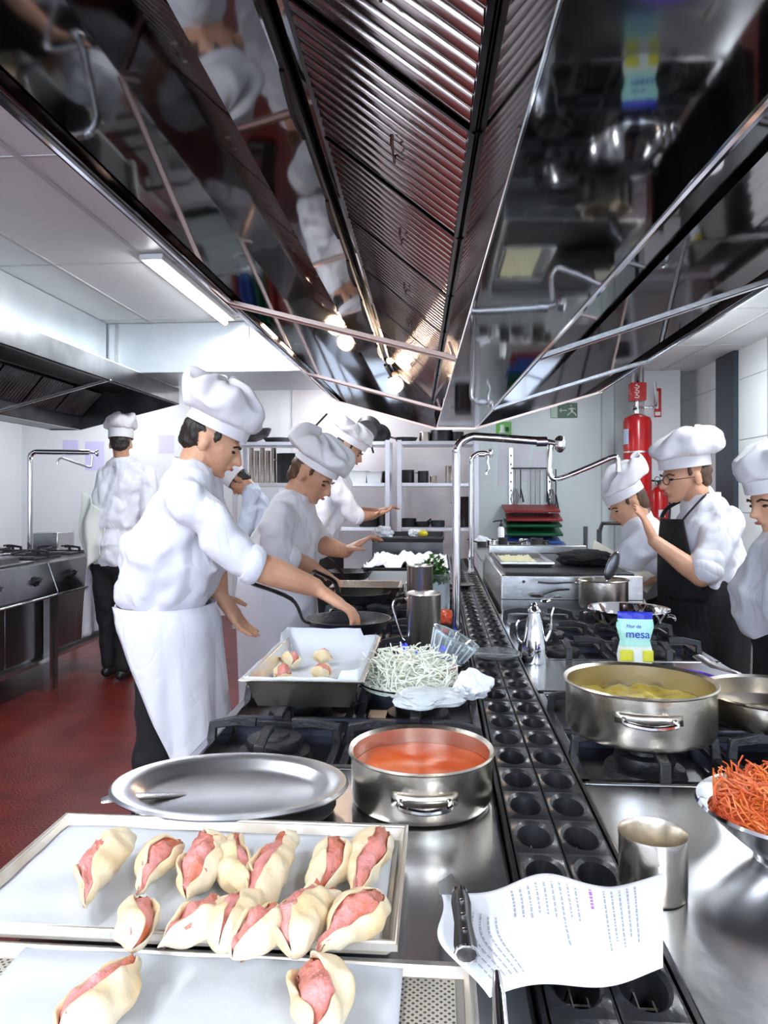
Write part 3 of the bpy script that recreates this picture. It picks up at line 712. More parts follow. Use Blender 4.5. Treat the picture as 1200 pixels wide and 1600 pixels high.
# orange shreds bowl
p=P(1238,1310,.96); t=thing('salad_bowl','steel bowl heaped with orange shredded carrot at the right edge','bowl',(p.x,p.y,TZ))
bm=NB(); lathe(bm,[(.001,0),(.045,0),(.05,.012),(.085,.04),(.112,.066),(.118,.069),(.116,.073),(.108,.069),(.082,.045),(.04,.018),(.001,.016)],56); obj('bowl_body',bm,M_chr,t)
def shreds(center,rx,ry,h,n,r,m,name,label,cat,seed,L=.05,parent=None):
    rng=random.Random(seed); bm=NB()
    for k in range(n):
        a=rng.uniform(0,2*PI); q=math.sqrt(rng.random()); x=rx*q*math.cos(a); y=ry*q*math.sin(a); z=h*(1-q*q)*rng.uniform(.55,1.02)
        pts=[]; dd=V((rng.uniform(-1,1),rng.uniform(-1,1),rng.uniform(-.2,.3))).normalized(); c=V((x,y,z))
        for s in range(5):
            pts.append(V(c)); dd=(dd+V((rng.uniform(-.8,.8),rng.uniform(-.8,.8),rng.uniform(-.5,.4)))).normalized(); c=c+dd*L/4
            qq=math.hypot(c.x/rx,c.y/ry)
            if qq>1: c.x/=qq; c.y/=qq
            c.z=max(.002*0,min(c.z,h*1.15))
        tube(bm,pts,r,4,cap=False)
    bm2=bm
    o=obj(name,bm2,m,parent,kind='stuff')
    if not parent: o.location=center; tag(o,label,cat)
    return o
bm=NB(); lathe(bm,[(.088,.0),(.075,.012),(.05,.022),(.001,.026)],36,close=False)
cb=shreds((p.x,p.y,TZ+.056),.094,.094,.044,1300,.0012,M_car,'shredded_carrot','orange shredded carrot salad heaped in the bowl at right','food',5)
obj('shred_core',bm,M_car,cb)
# hotel pan with four lumps
t=thing('hotel_pan','deep rectangular steel pan lined with paper holding small meat pieces','tray',(-.277,1.70,.92))
def rect_pan(t,hx,hy,h,m,taper=.02):
    bm=NB()
    def ring(a,z): return [bm.verts.new(q) for q in ((-hx+a,-hy+a,z),(hx-a,-hy+a,z),(hx-a,hy-a,z),(-hx+a,hy-a,z))]
    R=[ring(taper+.012,0),ring(.012,h-.004),ring(0,h),ring(0,h+.003),ring(.014,h+.002),ring(taper+.014,.003)]
    for A,B in zip(R,R[1:]):
        for i in range(4): bm.faces.new((A[i],A[(i+1)%4],B[(i+1)%4],B[i]))
    bm.faces.new(R[0][::-1]); bm.faces.new(R[-1]); return obj('pan_body',bm,m,t,bev=.006,smooth=True)
rect_pan(t,.128,.235,.058,M_pot)
def linerp(u,v):
    x=-.118+.236*u; y=-.222+.444*v; e=max(abs(u-.5),abs(v-.5))*2
    return V((x*(1.0 if e<.9 else 1.03),y,.008+.056*max(0,(e-.72)/.28)**1.6+.006*nz((u*4,v*4,2),1.2)+(.02 if e>.96 and (u>.8)!=(v>.8) else 0)))
o=obj('paper_liner',grid(NB(),linerp,30,30),M_paper,solid=.0006); o.location=(-.277,1.70,.92); tag(o,'white paper lining inside the deep steel pan','paper')
for i,(px,py,lb) in enumerate(((458,1035,'small meat dumpling at the back left of the deep pan'),(505,1030,'small meat dumpling at the back right of the deep pan'),(443,1056,'small meat dumpling at the front left of the deep pan'),(503,1053,'small meat dumpling at the front right of the deep pan'))):
    q=PZ(px,py,.945); t=thing('meat_dumpling',lb,'dumpling',(q.x,q.y,.934),i*1.3,)
    roll_parts(t,.055,.019,200+i,2.1,.5)
# noodle plate
p=PZ(640,1062,.935); t=thing('serving_dish','oval steel dish under a heap of white shredded onion','dish',(p.x,p.y,.917))
bm=NB(); lathe(bm,[(.001,0),(.07,0),(.10,.012),(.118,.02),(.118,.024),(.095,.016),(.001,.005)],48,sy=1.15); obj('dish_body',bm,M_chr,t)
o=shreds((p.x,p.y,.928),.108,.125,.06,1100,.0016,M_noo,'shredded_onion','heap of white shredded onion on the stove beside deep pan','food',9,L=.07)
bm=NB(); lathe(bm,[(.095,.004),(.085,.018),(.05,.036),(.001,.044)],36,sy=1.12,close=False); obj('shred_core',bm,M_noo,o)
def crumple(name,label,cat,c,rx,ry,rz,m,seed,sc=9,amp=.35,group=None,sub=4):
    bm=NB(); bmesh.ops.create_icosphere(bm,subdivisions=sub,radius=1)
    for v in bm.verts:
        n_=v.co.copy(); f=1+amp*nz(n_,sc*.22,seed)+amp*.8*abs(nz(n_,sc*.5,seed+5))-amp*.3
        v.co=V((n_.x*rx,n_.y*ry,n_.z*rz))*f
        if v.co.z<-rz*.7: v.co.z=-rz*.7
    o=obj(name,bm,m,angle=25); o.location=c; tag(o,label,cat,group); return o
p=PZ(738,1072,.95); crumple('crumpled_napkin','crumpled white kitchen paper right of the shredded onion','paper',(p.x,p.y+.02,.945),.042,.05,.034,M_wpap,4,amp=.4,sc=5)
p=PZ(668,1090,.95); crumple('plastic_film','crumpled sheet of clear film in front of the shredded onion','plastic film',(p.x,p.y+.03,.942),.072,.045,.022,mat('cloudy_film',(.8,.84,.86),.3,trans=.35),14,amp=.35,sc=5)
p=PZ(700,1050,.95); crumple('red_onion','piece of purple onion beside the crumpled napkin','onion',(p.x,p.y,.95),.024,.024,.022,mat('purple_onion',(.45,.22,.30),.4),24,amp=.15)
# clear plastic tub and lid
p=PZ(705,1022,.95); t=thing('plastic_tub','clear plastic tub lying tilted beside the tap pole','tub',(p.x,p.y,.968))
q=Matrix.Rotation(.5,3,'Y').to_quaternion(); bm=NB(); lathe(bm,[(.001,-.03),(.045,-.03),(.052,.0),(.062,.03),(.064,.032),(.060,.032),(.050,.0),(.043,-.027),(.001,-.027)],40,tilt=q.to_euler().to_quaternion().to_euler() if False else Matrix.Rotation(.45,3,'Y').to_euler())
obj('tub_body',bm,M_glass,t)
bm=NB()
for k in range(14):
    a=2*PI*k/14; R=Matrix.Rotation(.45,3,'Y'); tube(bm,[R@V((.047*math.cos(a),.047*math.sin(a),-.02)),R@V((.061*math.cos(a),.061*math.sin(a),.026))],.002,5)
obj('tub_rib',bm,mat('pale_plastic',(.75,.8,.85),.3),t)
p=PZ(775,1022,.90); t=thing('clear_dish','clear plastic dish lying on the flue grille beside the tap','lid',(p.x,p.y,.896))
bm=NB(); lathe(bm,[(.001,0),(.060,0),(.068,.006),(.07,.010),(.066,.010),(.058,.004),(.001,.004)],40); obj('lid_body',bm,M_glass,t)
# cruet
p=PZ(835,1034,TZ); t=thing('oil_cruet','tall conical steel oil cruet with spout right of the grille','cruet',(p.x,p.y,TZ))
bm=NB(); lathe(bm,[(.001,0),(.037,0),(.038,.006),(.034,.05),(.024,.11),(.016,.135),(.015,.14),(.019,.143),(.018,.148),(.008,.158),(.009,.163),(.005,.168),(.001,.169)],36); obj('cruet_body',bm,M_chr,t)
bm=NB(); tube(bm,[(.032,0,.06),(.045,0,.09),(.048,0,.13),(.055,0,.155)],[.005,.004,.003,.003],8,smooth=5); obj('spout',bm,M_chr,t)
bm=NB(); tube(bm,[(-.030,0,.05),(-.048,0,.07),(-.048,0,.11),(-.02,0,.128)],.0035,8,smooth=5); obj('handle',bm,M_chr,t)
# black clip by cruet / serving spoons
def spoon(label,a,b,z,rb=.02,m=M_chr,name='serving_spoon'):
    A=V(a);B=V(b); t=thing(name,label,'spoon',tuple(A)); d=B-A; n_=d.normalized()
    bm=NB(); tube(bm,[(0,0,0),d*.5+V((0,0,.006)),d],.0035,8,smooth=4); obj('handle',bm,m,t)
    bm=NB(); bmesh.ops.create_uvsphere(bm,u_segments=18,v_segments=10,radius=1)
    for v in bm.verts: v.co=V((v.co.x*rb*1.5,v.co.y*rb,v.co.z*rb*.35-(abs(v.co.z)*.0)))
    bm.transform(Matrix.Translation(-n_*rb*1.2)@Matrix.Rotation(math.atan2(d.y,d.x),4,'Z')); obj('spoon_bowl',bm,m,t)
    return t
spoon('steel spoon lying by the oil cruet at the back of the stove',P(856,938,2.62),P(876,933,2.75),.0,.018)
spoon('thin black spatula resting in front of the raised unit',P(848,929,2.9),P(890,921,2.86),0,.02,M_black)
# tongs-like oval ladle standing in the saucepan
a=P(962,905,2.84); b=P(948,868,2.80)
t=thing('ladle','oval steel skimmer standing upright in the saucepan','ladle',tuple(a))
bm=NB(); bmesh.ops.create_uvsphere(bm,u_segments=20,v_segments=12,radius=1)
for v in bm.verts: v.co=V((v.co.x*.022,v.co.y*.008,v.co.z*.058))
bm.transform(Matrix.Translation((-.015,0,.05))@Matrix.Rotation(.35,4,'Y')); obj('skimmer_blade',bm,M_dk,t)
bm=NB(); lathe(bm,[(.058,-.0022),(.060,0),(.058,.0022),(.056,0),(.058,-.0022)],32,sx=.38,close=False); bm.transform(Matrix.Translation((-.015,-.008,.05))@Matrix.Rotation(.35,4,'Y')@Matrix.Rotation(PI/2,4,'X')); obj('skimmer_rim',bm,M_chr,t)
# printed bag
p=PZ(992,1034,TZ); t=thing('printed_bag','mint green plastic bag with blue top and blue lettering behind the stew pot','bag',(p.x,p.y,TZ),-.1)
def bag(u,v,s):
    wv=[.047,.050,.046,.041,.046,.052,.048][min(6,int(v*6.99))]; wv2=[.047,.050,.046,.041,.046,.052,.048][min(6,int(v*6.99)+1)]; f=v*6.99-int(v*6.99)
    w_=wv*(1-f)+wv2*f; th=.022*(1-v)**.6+.001
    x=(u-.5)*2; return V((x*w_,s*th*math.sqrt(max(0,1-x*x))+.004*nz((x*2,v*3,s),2),v*.142))
for nm,v0,v1,m in (('bag_bottom',0,.32,mat('white_film',(.82,.85,.80),.3)),('bag_middle',.32,.86,M_mint),('bag_top',.86,1,M_blu2)):
    bm=NB()
    for s in (-1,1): grid(bm,lambda u,v:bag(u,v0+(v1-v0)*v,s),16,10)
    bmesh.ops.remove_doubles(bm,verts=bm.verts[:],dist=.0004); obj(nm,bm,m,t)
for cx,s in ((-.026,.018),(.032,.014)):
    bm=NB(); grid(bm,lambda u,v:V((cx+(u-.5)*2*s,-.026,.006+v*.032)),6,6); obj('yellow_mark',bm,M_yel2,t,solid=.001)
def lettering(body,size,loc,rot,m,parent,align='CENTER',ext=.0004):
    c=bpy.data.curves.new('lettering','FONT'); c.body=body; c.size=size; c.align_x=align; c.align_y='CENTER'; c.extrude=ext
    o=bpy.data.objects.new('lettering',c); link(o,parent); bpy.context.view_layer.update(); me=bpy.data.meshes.new_from_object(o.evaluated_get(bpy.context.evaluated_depsgraph_get())); bpy.data.objects.remove(o); o=bpy.data.objects.new('lettering',me); link(o,parent); me.materials.clear(); me.materials.append(m); o.location=loc; o.rotation_euler=rot; return o
lettering('mesa',.032,(.004,-.024,.082),(PI/2,0,0),M_blu2,t); lettering('Flor de',.014,(-.006,-.023,.104),(PI/2,0,0),M_blu2,t)
# herbs in glass
p=P(682,905,2.75); t=thing('herb_jar','glass jar filled with green herb leaves behind the steel beaker','jar',(p.x,p.y,.917))
bm=NB(); lathe(bm,pot_profile(.05,.14,.002,.01,.002),32); obj('glass_body',bm,M_glass,t)
def herb(name,label,c,r,h,n,seed,parent=None):
    rng=random.Random(seed); bm=NB()
    for k in range(n):
        d=V((rng.gauss(0,1),rng.gauss(0,1),abs(rng.gauss(0,.8))+.2)).normalized()*rng.uniform(.3,1); q=V((d.x*r,d.y*r,d.z*h)); a=V((rng.uniform(-1,1),rng.uniform(-1,1),rng.uniform(-.5,1))).normalized()*.014; b=a.cross(V((rng.random(),.3,.5))).normalized()*.006
        quad(bm,[q-a,q+b,q+a,q-b])
    o=obj(name,bm,M_herb,parent,smooth=False)
    return o
herb('herb_leaves','',None,.06,.12,420,3,t).location=(-.01,0,.10)
p=P(695,925,2.45); crumple('red_pepper','red and orange pepper piece between the beaker and the tap pole','vegetable',(p.x,p.y,.945),.03,.03,.028,mat('pepper_red',(.6,.08,.03),.3),44,amp=.3)
p=P(722,908,3.62); t=thing('saucer','small steel saucer lying on the flue grille beyond the tap','saucer',(p.x,p.y,.897))
bm=NB(); lathe(bm,[(.001,0),(.04,0),(.06,.012),(.062,.014),(.04,.005),(.001,.004)],32); obj('saucer_body',bm,M_ss,t)
# mid distance, left
t=thing('hotel_pan','shallow steel pan behind the black frying pans','tray',(-.30,3.12,.92)); rect_pan(t,.15,.12,.05,M_pot)
for i,(x,y,z,s,lb) in enumerate(((-.08,3.05,.955,.045,'clear bag of white eggs beside the shallow steel pan'),(-.03,3.32,.96,.045,'clear bag of white eggs behind another bag of eggs'))):
    t=thing('egg_bag',lb,'bag',(x,y,z-.033))
    for k in range(5):
        a=k*1.26; bm=NB(); bmesh.ops.create_uvsphere(bm,u_segments=14,v_segments=10,radius=.022); bm.transform(Matrix.Translation((.026*math.cos(a),.026*math.sin(a),.025 if k<4 else .06))); obj('egg',bm,M_white,t)
    bm=NB(); bmesh.ops.create_icosphere(bm,subdivisions=3,radius=.062)
    for v in bm.verts: v.co*=1+.2*nz(v.co,22,i); v.co.z=max(-.03,v.co.z)
    bm.transform(Matrix.Translation((0,0,.035))); obj('bag_film',bm,mat('film',(.9,.93,.95),.15,trans=.85),t)
t=thing('tray_stand','low white carton under the paper-lined tray','carton',(-.14,4.05,TZ)); obj('carton_body',boxm(-.22,.2,-.25,.5,0,.075),M_white,t,bev=.004)
t,hx,hy=sheet_tray('baking_tray','far black tray lined with spiky white paper',-.40,.06,3.80,4.62,.957,M_iron,h=.012)
def spiky(u,v):
    e=max(abs(u-.5),abs(v-.5))*2; s=nz((u*6,v*6,1),1.1)
    return V((-.39+.44*u,3.82+.78*v,.966+.012*abs(nz((u*9,v*9,4),1))+(.05*max(0,nz((u*7,v*7,7),1.6)) if e>.55 else 0)))
o=obj('baking_paper',grid(NB(),spiky,34,34),M_wpap,solid=.0006,angle=20); tag(o,'crumpled pale blue-white paper in the far black tray','paper')
t,hx,hy=sheet_tray('black_tray','black tray in front of the cook at the far end of the island',-.44,.04,4.75,5.45,TZ+.16,M_iron,h=.03)
o=obj('tray_support',boxm(-.43,.03,4.78,5.42,TZ,TZ+.158),M_dk); tag(o,'dark steel base below the farthest black tray','support')
for i,(px,py,d,r,m,nm,lb,ct) in enumerate(((598,830,5.1,.07,M_wpap,'crumpled_napkin','crumpled white paper heap on the farthest black tray','paper'),(648,832,5.3,.045,M_wpap,'crumpled_napkin','small white paper cone beside the lemon','paper'),(661,838,5.25,.035,M_lem,'lemon','yellow lemon on the farthest black tray','lemon'),(752,845,5.3,.05,M_wpap,'cloth_lump','white cloth lump beside the back tap pole','cloth'))):
    p=P(px,py,d); crumple(nm,lb,ct,(p.x,p.y,TZ+.163+r*.52*(1.4 if i==2 else 1) if i<3 else .988+r*.5),r,r,r*.75,m,60+i,amp=.5 if m is not M_lem else .05,sub=3)
# items on raised unit
t,hx,hy=sheet_tray('white_tray','tray of cream chopped vegetables on the raised unit',.27,.50,3.22,3.72,TZ+.16,M_ss,h=.018)
o=obj('chopped_vegetables',grid(NB(),lambda u,v:V((.29+.15*u,3.25+.42*v,TZ+.168+.016*abs(nz((u*6,v*8,2),2)))),24,30),mat('pale_leaf',(.68,.68,.45),.6)); tag(o,'pale chopped vegetables spread on the tray','food'); o['kind']='stuff'
crumple('folded_cloth','black folded cloth at the corner of the raised unit','cloth',(.66,3.38,TZ+.187),.125,.17,.036,M_bcloth,80,amp=.25)
t=thing('pump_bottle','small white bottle with a black pump at the back of the island','bottle',tuple(P(783,848,5.45)))
p=t.location; p.z=.985; bm=NB(); lathe(bm,[(.001,-.0),(.022,0),(.024,.01),(.024,.11),(.012,.125),(.001,.125)],20); obj('bottle_body',bm,M_white,t)
bm=NB(); lathe(bm,[(.012,.125),(.012,.145),(.005,.147),(.005,.165),(.012,.167),(.012,.175),(.001,.176)],14); tube(bm,[(0,0,.17),(-.04,0,.165),(-.06,0,.158)],.005,6); obj('pump',bm,M_black,t)
t=thing('steel_table','steel table behind the raised unit, crowded with small pans','shelf',(.50,4.95,0)); 
obj('tabletop',boxm(-.26,.30,-.8,.7,.973,.985),M_ss,t); 
for sx in (-.24,.28):
    for sy in (-.76,.66): obj('leg',boxm(sx-.01,sx+.01,sy-.01,sy+.01,0,.973),M_ss,t)
rng=random.Random(3)
names=[('black_ladle','black utensil lying behind the raised unit'),('steel_mould','small steel mould behind the raised unit')]
for i in range(7):
    px=752+i*17; q=P(px,866,5.2); dark=i%3!=1
    t=thing('small_pan' if dark else 'steel_mould',('small dark pan in the jumble behind the raised unit, %s'%['under the back tap','left of the pump bottle','behind the pump bottle','right of the pump bottle','below the green boards','below the blue board','at the right end'][i]) if dark else 'bright steel mould in the jumble behind the raised unit, %s'%['','second from the left','','','below the cutting boards','',''][i],'pan' if dark else 'mould',(q.x,q.y+rng.uniform(-.1,.1),.985))
    bm=NB(); lathe(bm,pot_profile(.033+.01*(i%2),.03+.012*(i%3),.002,.006,.002),18); obj('pan_body',bm,M_iron if dark else M_ss,t)
    if dark: bm=NB(); a=rng.uniform(0,6); tube(bm,[(.03*math.cos(a),.03*math.sin(a),.03),(.10*math.cos(a),.10*math.sin(a),.05)],.006,6); obj('handle',bm,M_black,t)

# ------------------------------------------------------------------ swivel taps
def swivel_tap(label,base,top_z,arm_end,ball,spout_pts,r=.0135):
    t=thing('pot_filler_tap',label,'tap',base); B=V(base)
    tz=top_z-B.z; e=V(arm_end)-B; dr=V((e.x,e.y,0)).normalized()
    bm=NB(); tube(bm,[(0,0,0),(0,0,tz-.09),(0,0,tz-.05),dr*.012+V((0,0,tz-.02)),dr*.045+V((0,0,tz)),dr*.09+V((0,0,tz)),e],r,14,smooth=5); obj('pole',bm,M_chr,t)
    bm=NB(); lathe(bm,[(.001,0),(.03,0),(.03,.006),(.018,.012),(.0165,.03),(.001,.031)],20); obj('base_flange',bm,M_chr,t)
    b=V(ball)-B
    bm=NB(); tube(bm,[e-dr*.03,e+dr*.004],.016,12); tube(bm,[e,b],.010,10); obj('valve_neck',bm,M_chr,t)
    bm=NB(); bmesh.ops.create_uvsphere(bm,u_segments=20,v_segments=12,radius=.026)
    for v in bm.verts: v.co.x*=.7; v.co*=1+.06*math.cos(6*math.atan2(v.co.y,v.co.z))
    bm.transform(Matrix.Translation(b+dr*.004)); obj('valve_knob',bm,M_chr,t)
    sp=[V(q)-B for q in spout_pts]
    bm=NB(); tube(bm,sp,.0085,10,smooth=6); obj('spout',bm,M_chr,t)
    bm=NB(); tube(bm,[sp[-1],sp[-1]-V((0,0,.014))],.011,10); obj('nozzle',bm,M_chr,t)
    return t
d=2.36; b=P(713,1002,d); b.z=TZ+.01; ae=P(852,690,2.36); bl=P(873,694,2.34)
swivel_tap('tall chrome swivel tap standing on the centre strip of the island',tuple(b),P(720,683,d).z,tuple(ae),tuple(bl),[P(861,696,2.34),P(859,720,2.34),P(860,742,2.34),P(873,748,2.34),P(920,730,2.34),P(955,715,2.34),P(964,716,2.34),P(967,730,2.34)])
d=4.3; b=P(736,872,d); b.z=TZ+.01; swivel_tap('smaller looking chrome tap farther back on the island',tuple(b),P(741,708,d).z,tuple(P(756,710,d)),tuple(P(765,708,d)),[P(763,712,d),P(762,722,d),P(764,732,d),P(760,738,d)],r=.014)
d=6.02; b=P(47,835,d); swivel_tap('chrome swivel tap standing above the cooking line on the left',(b.x,b.y,.881),P(50,706,d).z,tuple(P(140,707,d)),tuple(P(151,708,d)),[P(144,712,d),P(143,725,d),P(140,730,d),P(120,724,d),P(98,716,d),P(92,718,d),P(90,722,d)],r=.022)

# ------------------------------------------------------------------ cooking line on the left
def left_unit(y0,y1,label,kind):
    x0,x1=-3.75,-2.64
    t=thing('cooking_unit',label,'stove',((x0+x1)/2,(y0+y1)/2,0)); hx,hy=(x1-x0)/2,(y1-y0)/2-.003
    obj('worktop',boxm(-hx,hx-.06,-hy,hy,TZ-.05,TZ),M_dk,t,bev=.006)
    bm=NB(); extr(bm,[(hx-.08,TZ-.004),(hx-.05,TZ-.004),(hx+.02,TZ-.20),(hx+.02,TZ-.23),(hx-.08,TZ-.23)],-hy,hy); obj('control_panel',bm,mat('grey_steel_panel',(.30,.30,.31),.25,1,c2=(.22,.22,.23),ns=5),t,smooth=False,bev=.004)
    for k in range(2):
        bm=NB(); lathe(bm,[(.034,0),(.034,.008),(.022,.01),(.020,.035),(.001,.036)],18); box(bm,-.004,.004,-.022,.022,.03,.045)
        bm.transform(Matrix.Translation((hx-.013,-hy*.5+k*hy,TZ-.105))@Matrix.Rotation(PI/2-.35,4,'Y')); obj('knob',bm,M_black,t)
    bm=NB(); tube(bm,[(hx+.03,-hy+.02,TZ-.22),(hx+.03,hy-.02,TZ-.22)],.008,8); obj('hand_rail',bm,M_ss,t)
    obj('cabinet_body',boxm(-hx+.02,hx-.10,-hy,hy,.22,TZ-.23),mat('cabinet_dark_steel',(.16,.16,.165),.3,1),t)
    for s in (-1,1):
        d=obj('door',boxm(hx-.10,hx-.085,.004*s if s>0 else -hy+.01,hy-.01 if s>0 else -.004,.24,TZ-.25),mat('door_dark_steel',(.20,.20,.205),.28,1),t,bev=.003)
    obj('bottom_rail',boxm(hx-.12,hx-.04,-hy,hy,.20,.225),M_ss,t)
    for sy in (-1,1):
        for x in (hx-.03,-hx+.05): obj('leg',boxm(x-.022,x+.022,sy*(hy-.03)-.022,sy*(hy-.03)+.022,0,TZ-.22),M_ss,t)
    if kind=='burner':
        for i in range(2):
            for j in range(2):
                cx=-hx+.28+i*.48; cy=-hy*.5+j*hy
                bm=NB(); lathe(bm,[(.07,TZ),(.06,TZ+.015),(.001,TZ+.018)],20,(cx,cy,0)); obj('burner',bm,M_iron,t)
                bm=NB(); pan_support(bm,cx,cy,.17,TZ-.002,.06); obj('pan_support',bm,M_iron,t)
    else:
        obj('griddle_plate',boxm(-hx+.2,hx-.12,-hy+.05,hy-.05,TZ,TZ+.015),mat('griddle_steel',(.35,.35,.34),.25,1),t,bev=.004)
        bm=NB(); box(bm,-hx+.12,-hx+.16,-hy+.02,hy-.02,TZ,TZ+.10); box(bm,-hx+.12,hx-.3,-hy+.02,-hy+.035,TZ,TZ+.05); obj('splash_guard',bm,M_ss,t)
    return t
left_unit(3.1,4.0,'dark steel griddle unit of the left cooking line, nearest','griddle')
left_unit(4.0,4.9,'dark steel griddle unit of the left cooking line with tray on top','griddle')
left_unit(4.9,5.85,'dark steel gas unit at the far end of the left cooking line','burner')
t=thing('back_burner_row','row of black gas burner grates behind the left cooking line','stove',(-4.1,5.3,0))
obj('cabinet_body',boxm(-.33,.33,-1.2,.95,.1,.88),M_dk,t)
for j in range(5):
    bm=NB(); pan_support(bm,0,-.95+j*.42,.17,.88,.07); obj('pan_support',bm,M_iron,t)
t,hx,hy=sheet_tray('steel_tray','steel tray with spoons on the left griddle',-3.15,-2.85,4.35,4.85,TZ+.016,M_ss,h=.03)
for i in range(3):
    a=V((-3.1+.06*i,4.45+.05*i,TZ+.06)); spoon('steel spoon in the tray on the left griddle',a,a+V((.03,.33,.0)),0,.028).__setitem__('group','spoons in the left tray')
for ob in [o for o in C.objects if o.get('label')=='steel spoon in the tray on the left griddle']: pass
o=obj('steel_bin',boxm(-.13,.13,-.15,.15,0,.17),M_ss,bev=.01); o.location=(-3.55,6.55,.83); tag(o,'small grey steel box beyond the left cooking line','box')
t=thing('side_table','steel table carrying the small grey steel box','table',(-3.55,6.6,0)); obj('tabletop',boxm(-.35,.35,-.3,.3,.79,.83),M_ss,t)
for sx in (-.32,.32):
    for sy in (-.27,.27): obj('leg',boxm(sx-.02,sx+.02,sy-.02,sy+.02,0,.79),M_ss,t)

# ------------------------------------------------------------------ shelving at the back wall
SY=7.45
def shelf_unit(px0,px1,label):
    a=P(px0,700,SY+.05); b=P(px1,700,SY+.05); W=(b.x-a.x)
    t=thing('shelving_unit',label,'shelves',((a.x+b.x)/2,SY,0)); hx=W/2
    for x in (-hx,hx):
        for y in (-.2,.2): obj('post',boxm(x-.022,x+.022,y-.018,y+.018,0,1.88),M_shelf,t)
    zs=[.45,1.00,1.44,1.85]
    for z in zs: obj('shelf',boxm(-hx+.024,hx-.024,-.22,.22,z-.018,z+.018),M_shelf,t,bev=.004)
    return t,zs,(a.x,b.x)
S1,zs,ra=shelf_unit(372,608,'white metal shelving unit behind the cooks, left of two')
S2,zs,rb=shelf_unit(626,742,'white metal shelving unit by the back corner, right of two')
def on_shelf(px,zi,builder,name,label,cat,dy=0):
    q=P(px,700,SY-.06); t=thing(name,label,cat,(q.x,SY+dy,zs[zi]+.018)); builder(t); return t
def bpot(r,h,m=M_pot,hn=0):
    def f(t):
        bm=NB(); lathe(bm,pot_profile(r,h,.003,.01,.003),24); obj('pot_body',bm,m,t)
        if hn:
            bm=NB(); loop_handle(bm,PI,r,h*.8,.03,.03,.006); loop_handle(bm,0,r,h*.8,.03,.03,.006); obj('handle',bm,M_chr,t)
    return f
def bpan(r,ang=0,tilt=0,hl=.2):
    def f(t):
        R=Matrix.Rotation(ang,4,'Z')@Matrix.Rotation(tilt,4,'Y')
        bm=NB(); lathe(bm,[(.001,0),(r*.75,0),(r,.05),(r-.004,.05),(r*.72,.005),(.001,.005)],28); bm.transform(Matrix.Translation((0,0,math.sin(abs(tilt))*r*.85))@R); obj('pan_body',bm,M_iron,t)
        bm=NB(); tube(bm,[(r*.95,0,.045),(r+hl,0,.07)],.011,6); bm.transform(Matrix.Translation((0,0,math.sin(abs(tilt))*r*.85))@R); obj('handle',bm,M_black,t)
    return f
def bbox(hx,hy,h,m):
    def f(t): rect_pan(t,hx,hy,h,m,.01)
    return f
on_shelf(395,3,bpan(.17,2.9,.35),'frying_pan','large black pan tilted on top of the left shelving unit','pan')
on_shelf(430,3,bpan(.16,.2,0),'frying_pan','flat black pan on top shelf just left of the second cook hat','pan')
on_shelf(478,3,bpan(.13,-.5,-.55),'frying_pan','black pan with raised handle on the top shelf behind the hats','pan')
on_shelf(572,3,bpan(.15,1.2,1.25,.1),'frying_pan','black pan standing on edge on the top shelf','pan')
on_shelf(590,3,bpan(.11,1.2,1.1,.05),'frying_pan','small black pan leaning on the top shelf next to the standing pan','pan',.1)
on_shelf(634,3,bpan(.12,2.6,0,.1),'frying_pan','black pan at the left end on top of the right shelving unit','pan')
on_shelf(664,3,bpot(.06,.10),'steel_pot','small steel pot on top of the right shelving unit','pot')
on_shelf(690,3,bpot(.11,.12,M_dk,1),'steel_pot','large dark pot on top of the right shelving unit','pot')
on_shelf(714,3,bpot(.07,.10,M_dk),'steel_pot','dark pot at the right end of the top shelf','pot')
for i in range(5):
    q=P(388+i*9,700,SY); t=thing('steel_beaker','tall steel beaker in the row on the left shelving unit','beaker',(q.x,SY,zs[2]+.018),0,'beakers on the left shelving unit')
    bm=NB(); lathe(bm,pot_profile(.026,.36-.03*(i%2),.002,.006,.002),18); obj('beaker_body',bm,M_pot,t)
on_shelf(446,2,bpot(.12,.30,M_iron,1),'stock_pot','tall dark stock pot at the right of the steel beakers','pot')
on_shelf(560,2,bbox(.10,.15,.12,M_white),'storage_box','pale storage box on the middle shelf behind the third cook','box')
on_shelf(585,2,bbox(.09,.15,.11,M_white),'storage_box','white storage box on the middle shelf near the post','box')
on_shelf(601,2,bpot(.03,.12,M_dk),'steel_beaker','dark beaker at the right end of the left middle shelf','beaker')
on_shelf(637,2,bpot(.065,.13,M_dk,1),'steel_pot','dark pot at the left end of the right middle shelf','pot')
on_shelf(661,2,bpot(.055,.12,M_dk),'steel_pot','dark pot second on the right middle shelf','pot')
on_shelf(677,2,bpot(.035,.07),'steel_cup','small shiny cup on the right middle shelf','cup')
on_shelf(703,2,bpot(.048,.17),'steel_canister','upright shiny canister on the right middle shelf','canister')
on_shelf(636,1,bpot(.09,.08,M_iron),'black_pot','low black pot at the left of the right lower shelf','pot')
on_shelf(660,1,bpan(.09,1,0,.06),'frying_pan','small black pan in the middle of the right lower shelf','pan')
on_shelf(684,1,bpot(.07,.06,M_navy),'blue_pot','low dark blue pot on the right lower shelf','pot')
on_shelf(722,1,bpot(.085,.30,M_dk,1),'stock_pot','tall dark pot at the right of the right lower shelf','pot')
on_shelf(575,1,bpot(.10,.14,M_iron),'black_pot','black pot on the lower shelf behind the third cook','pot')
on_shelf(598,1,bpot(.07,.17,M_dk),'steel_pot','dark pot on the left lower shelf next to the post','pot')

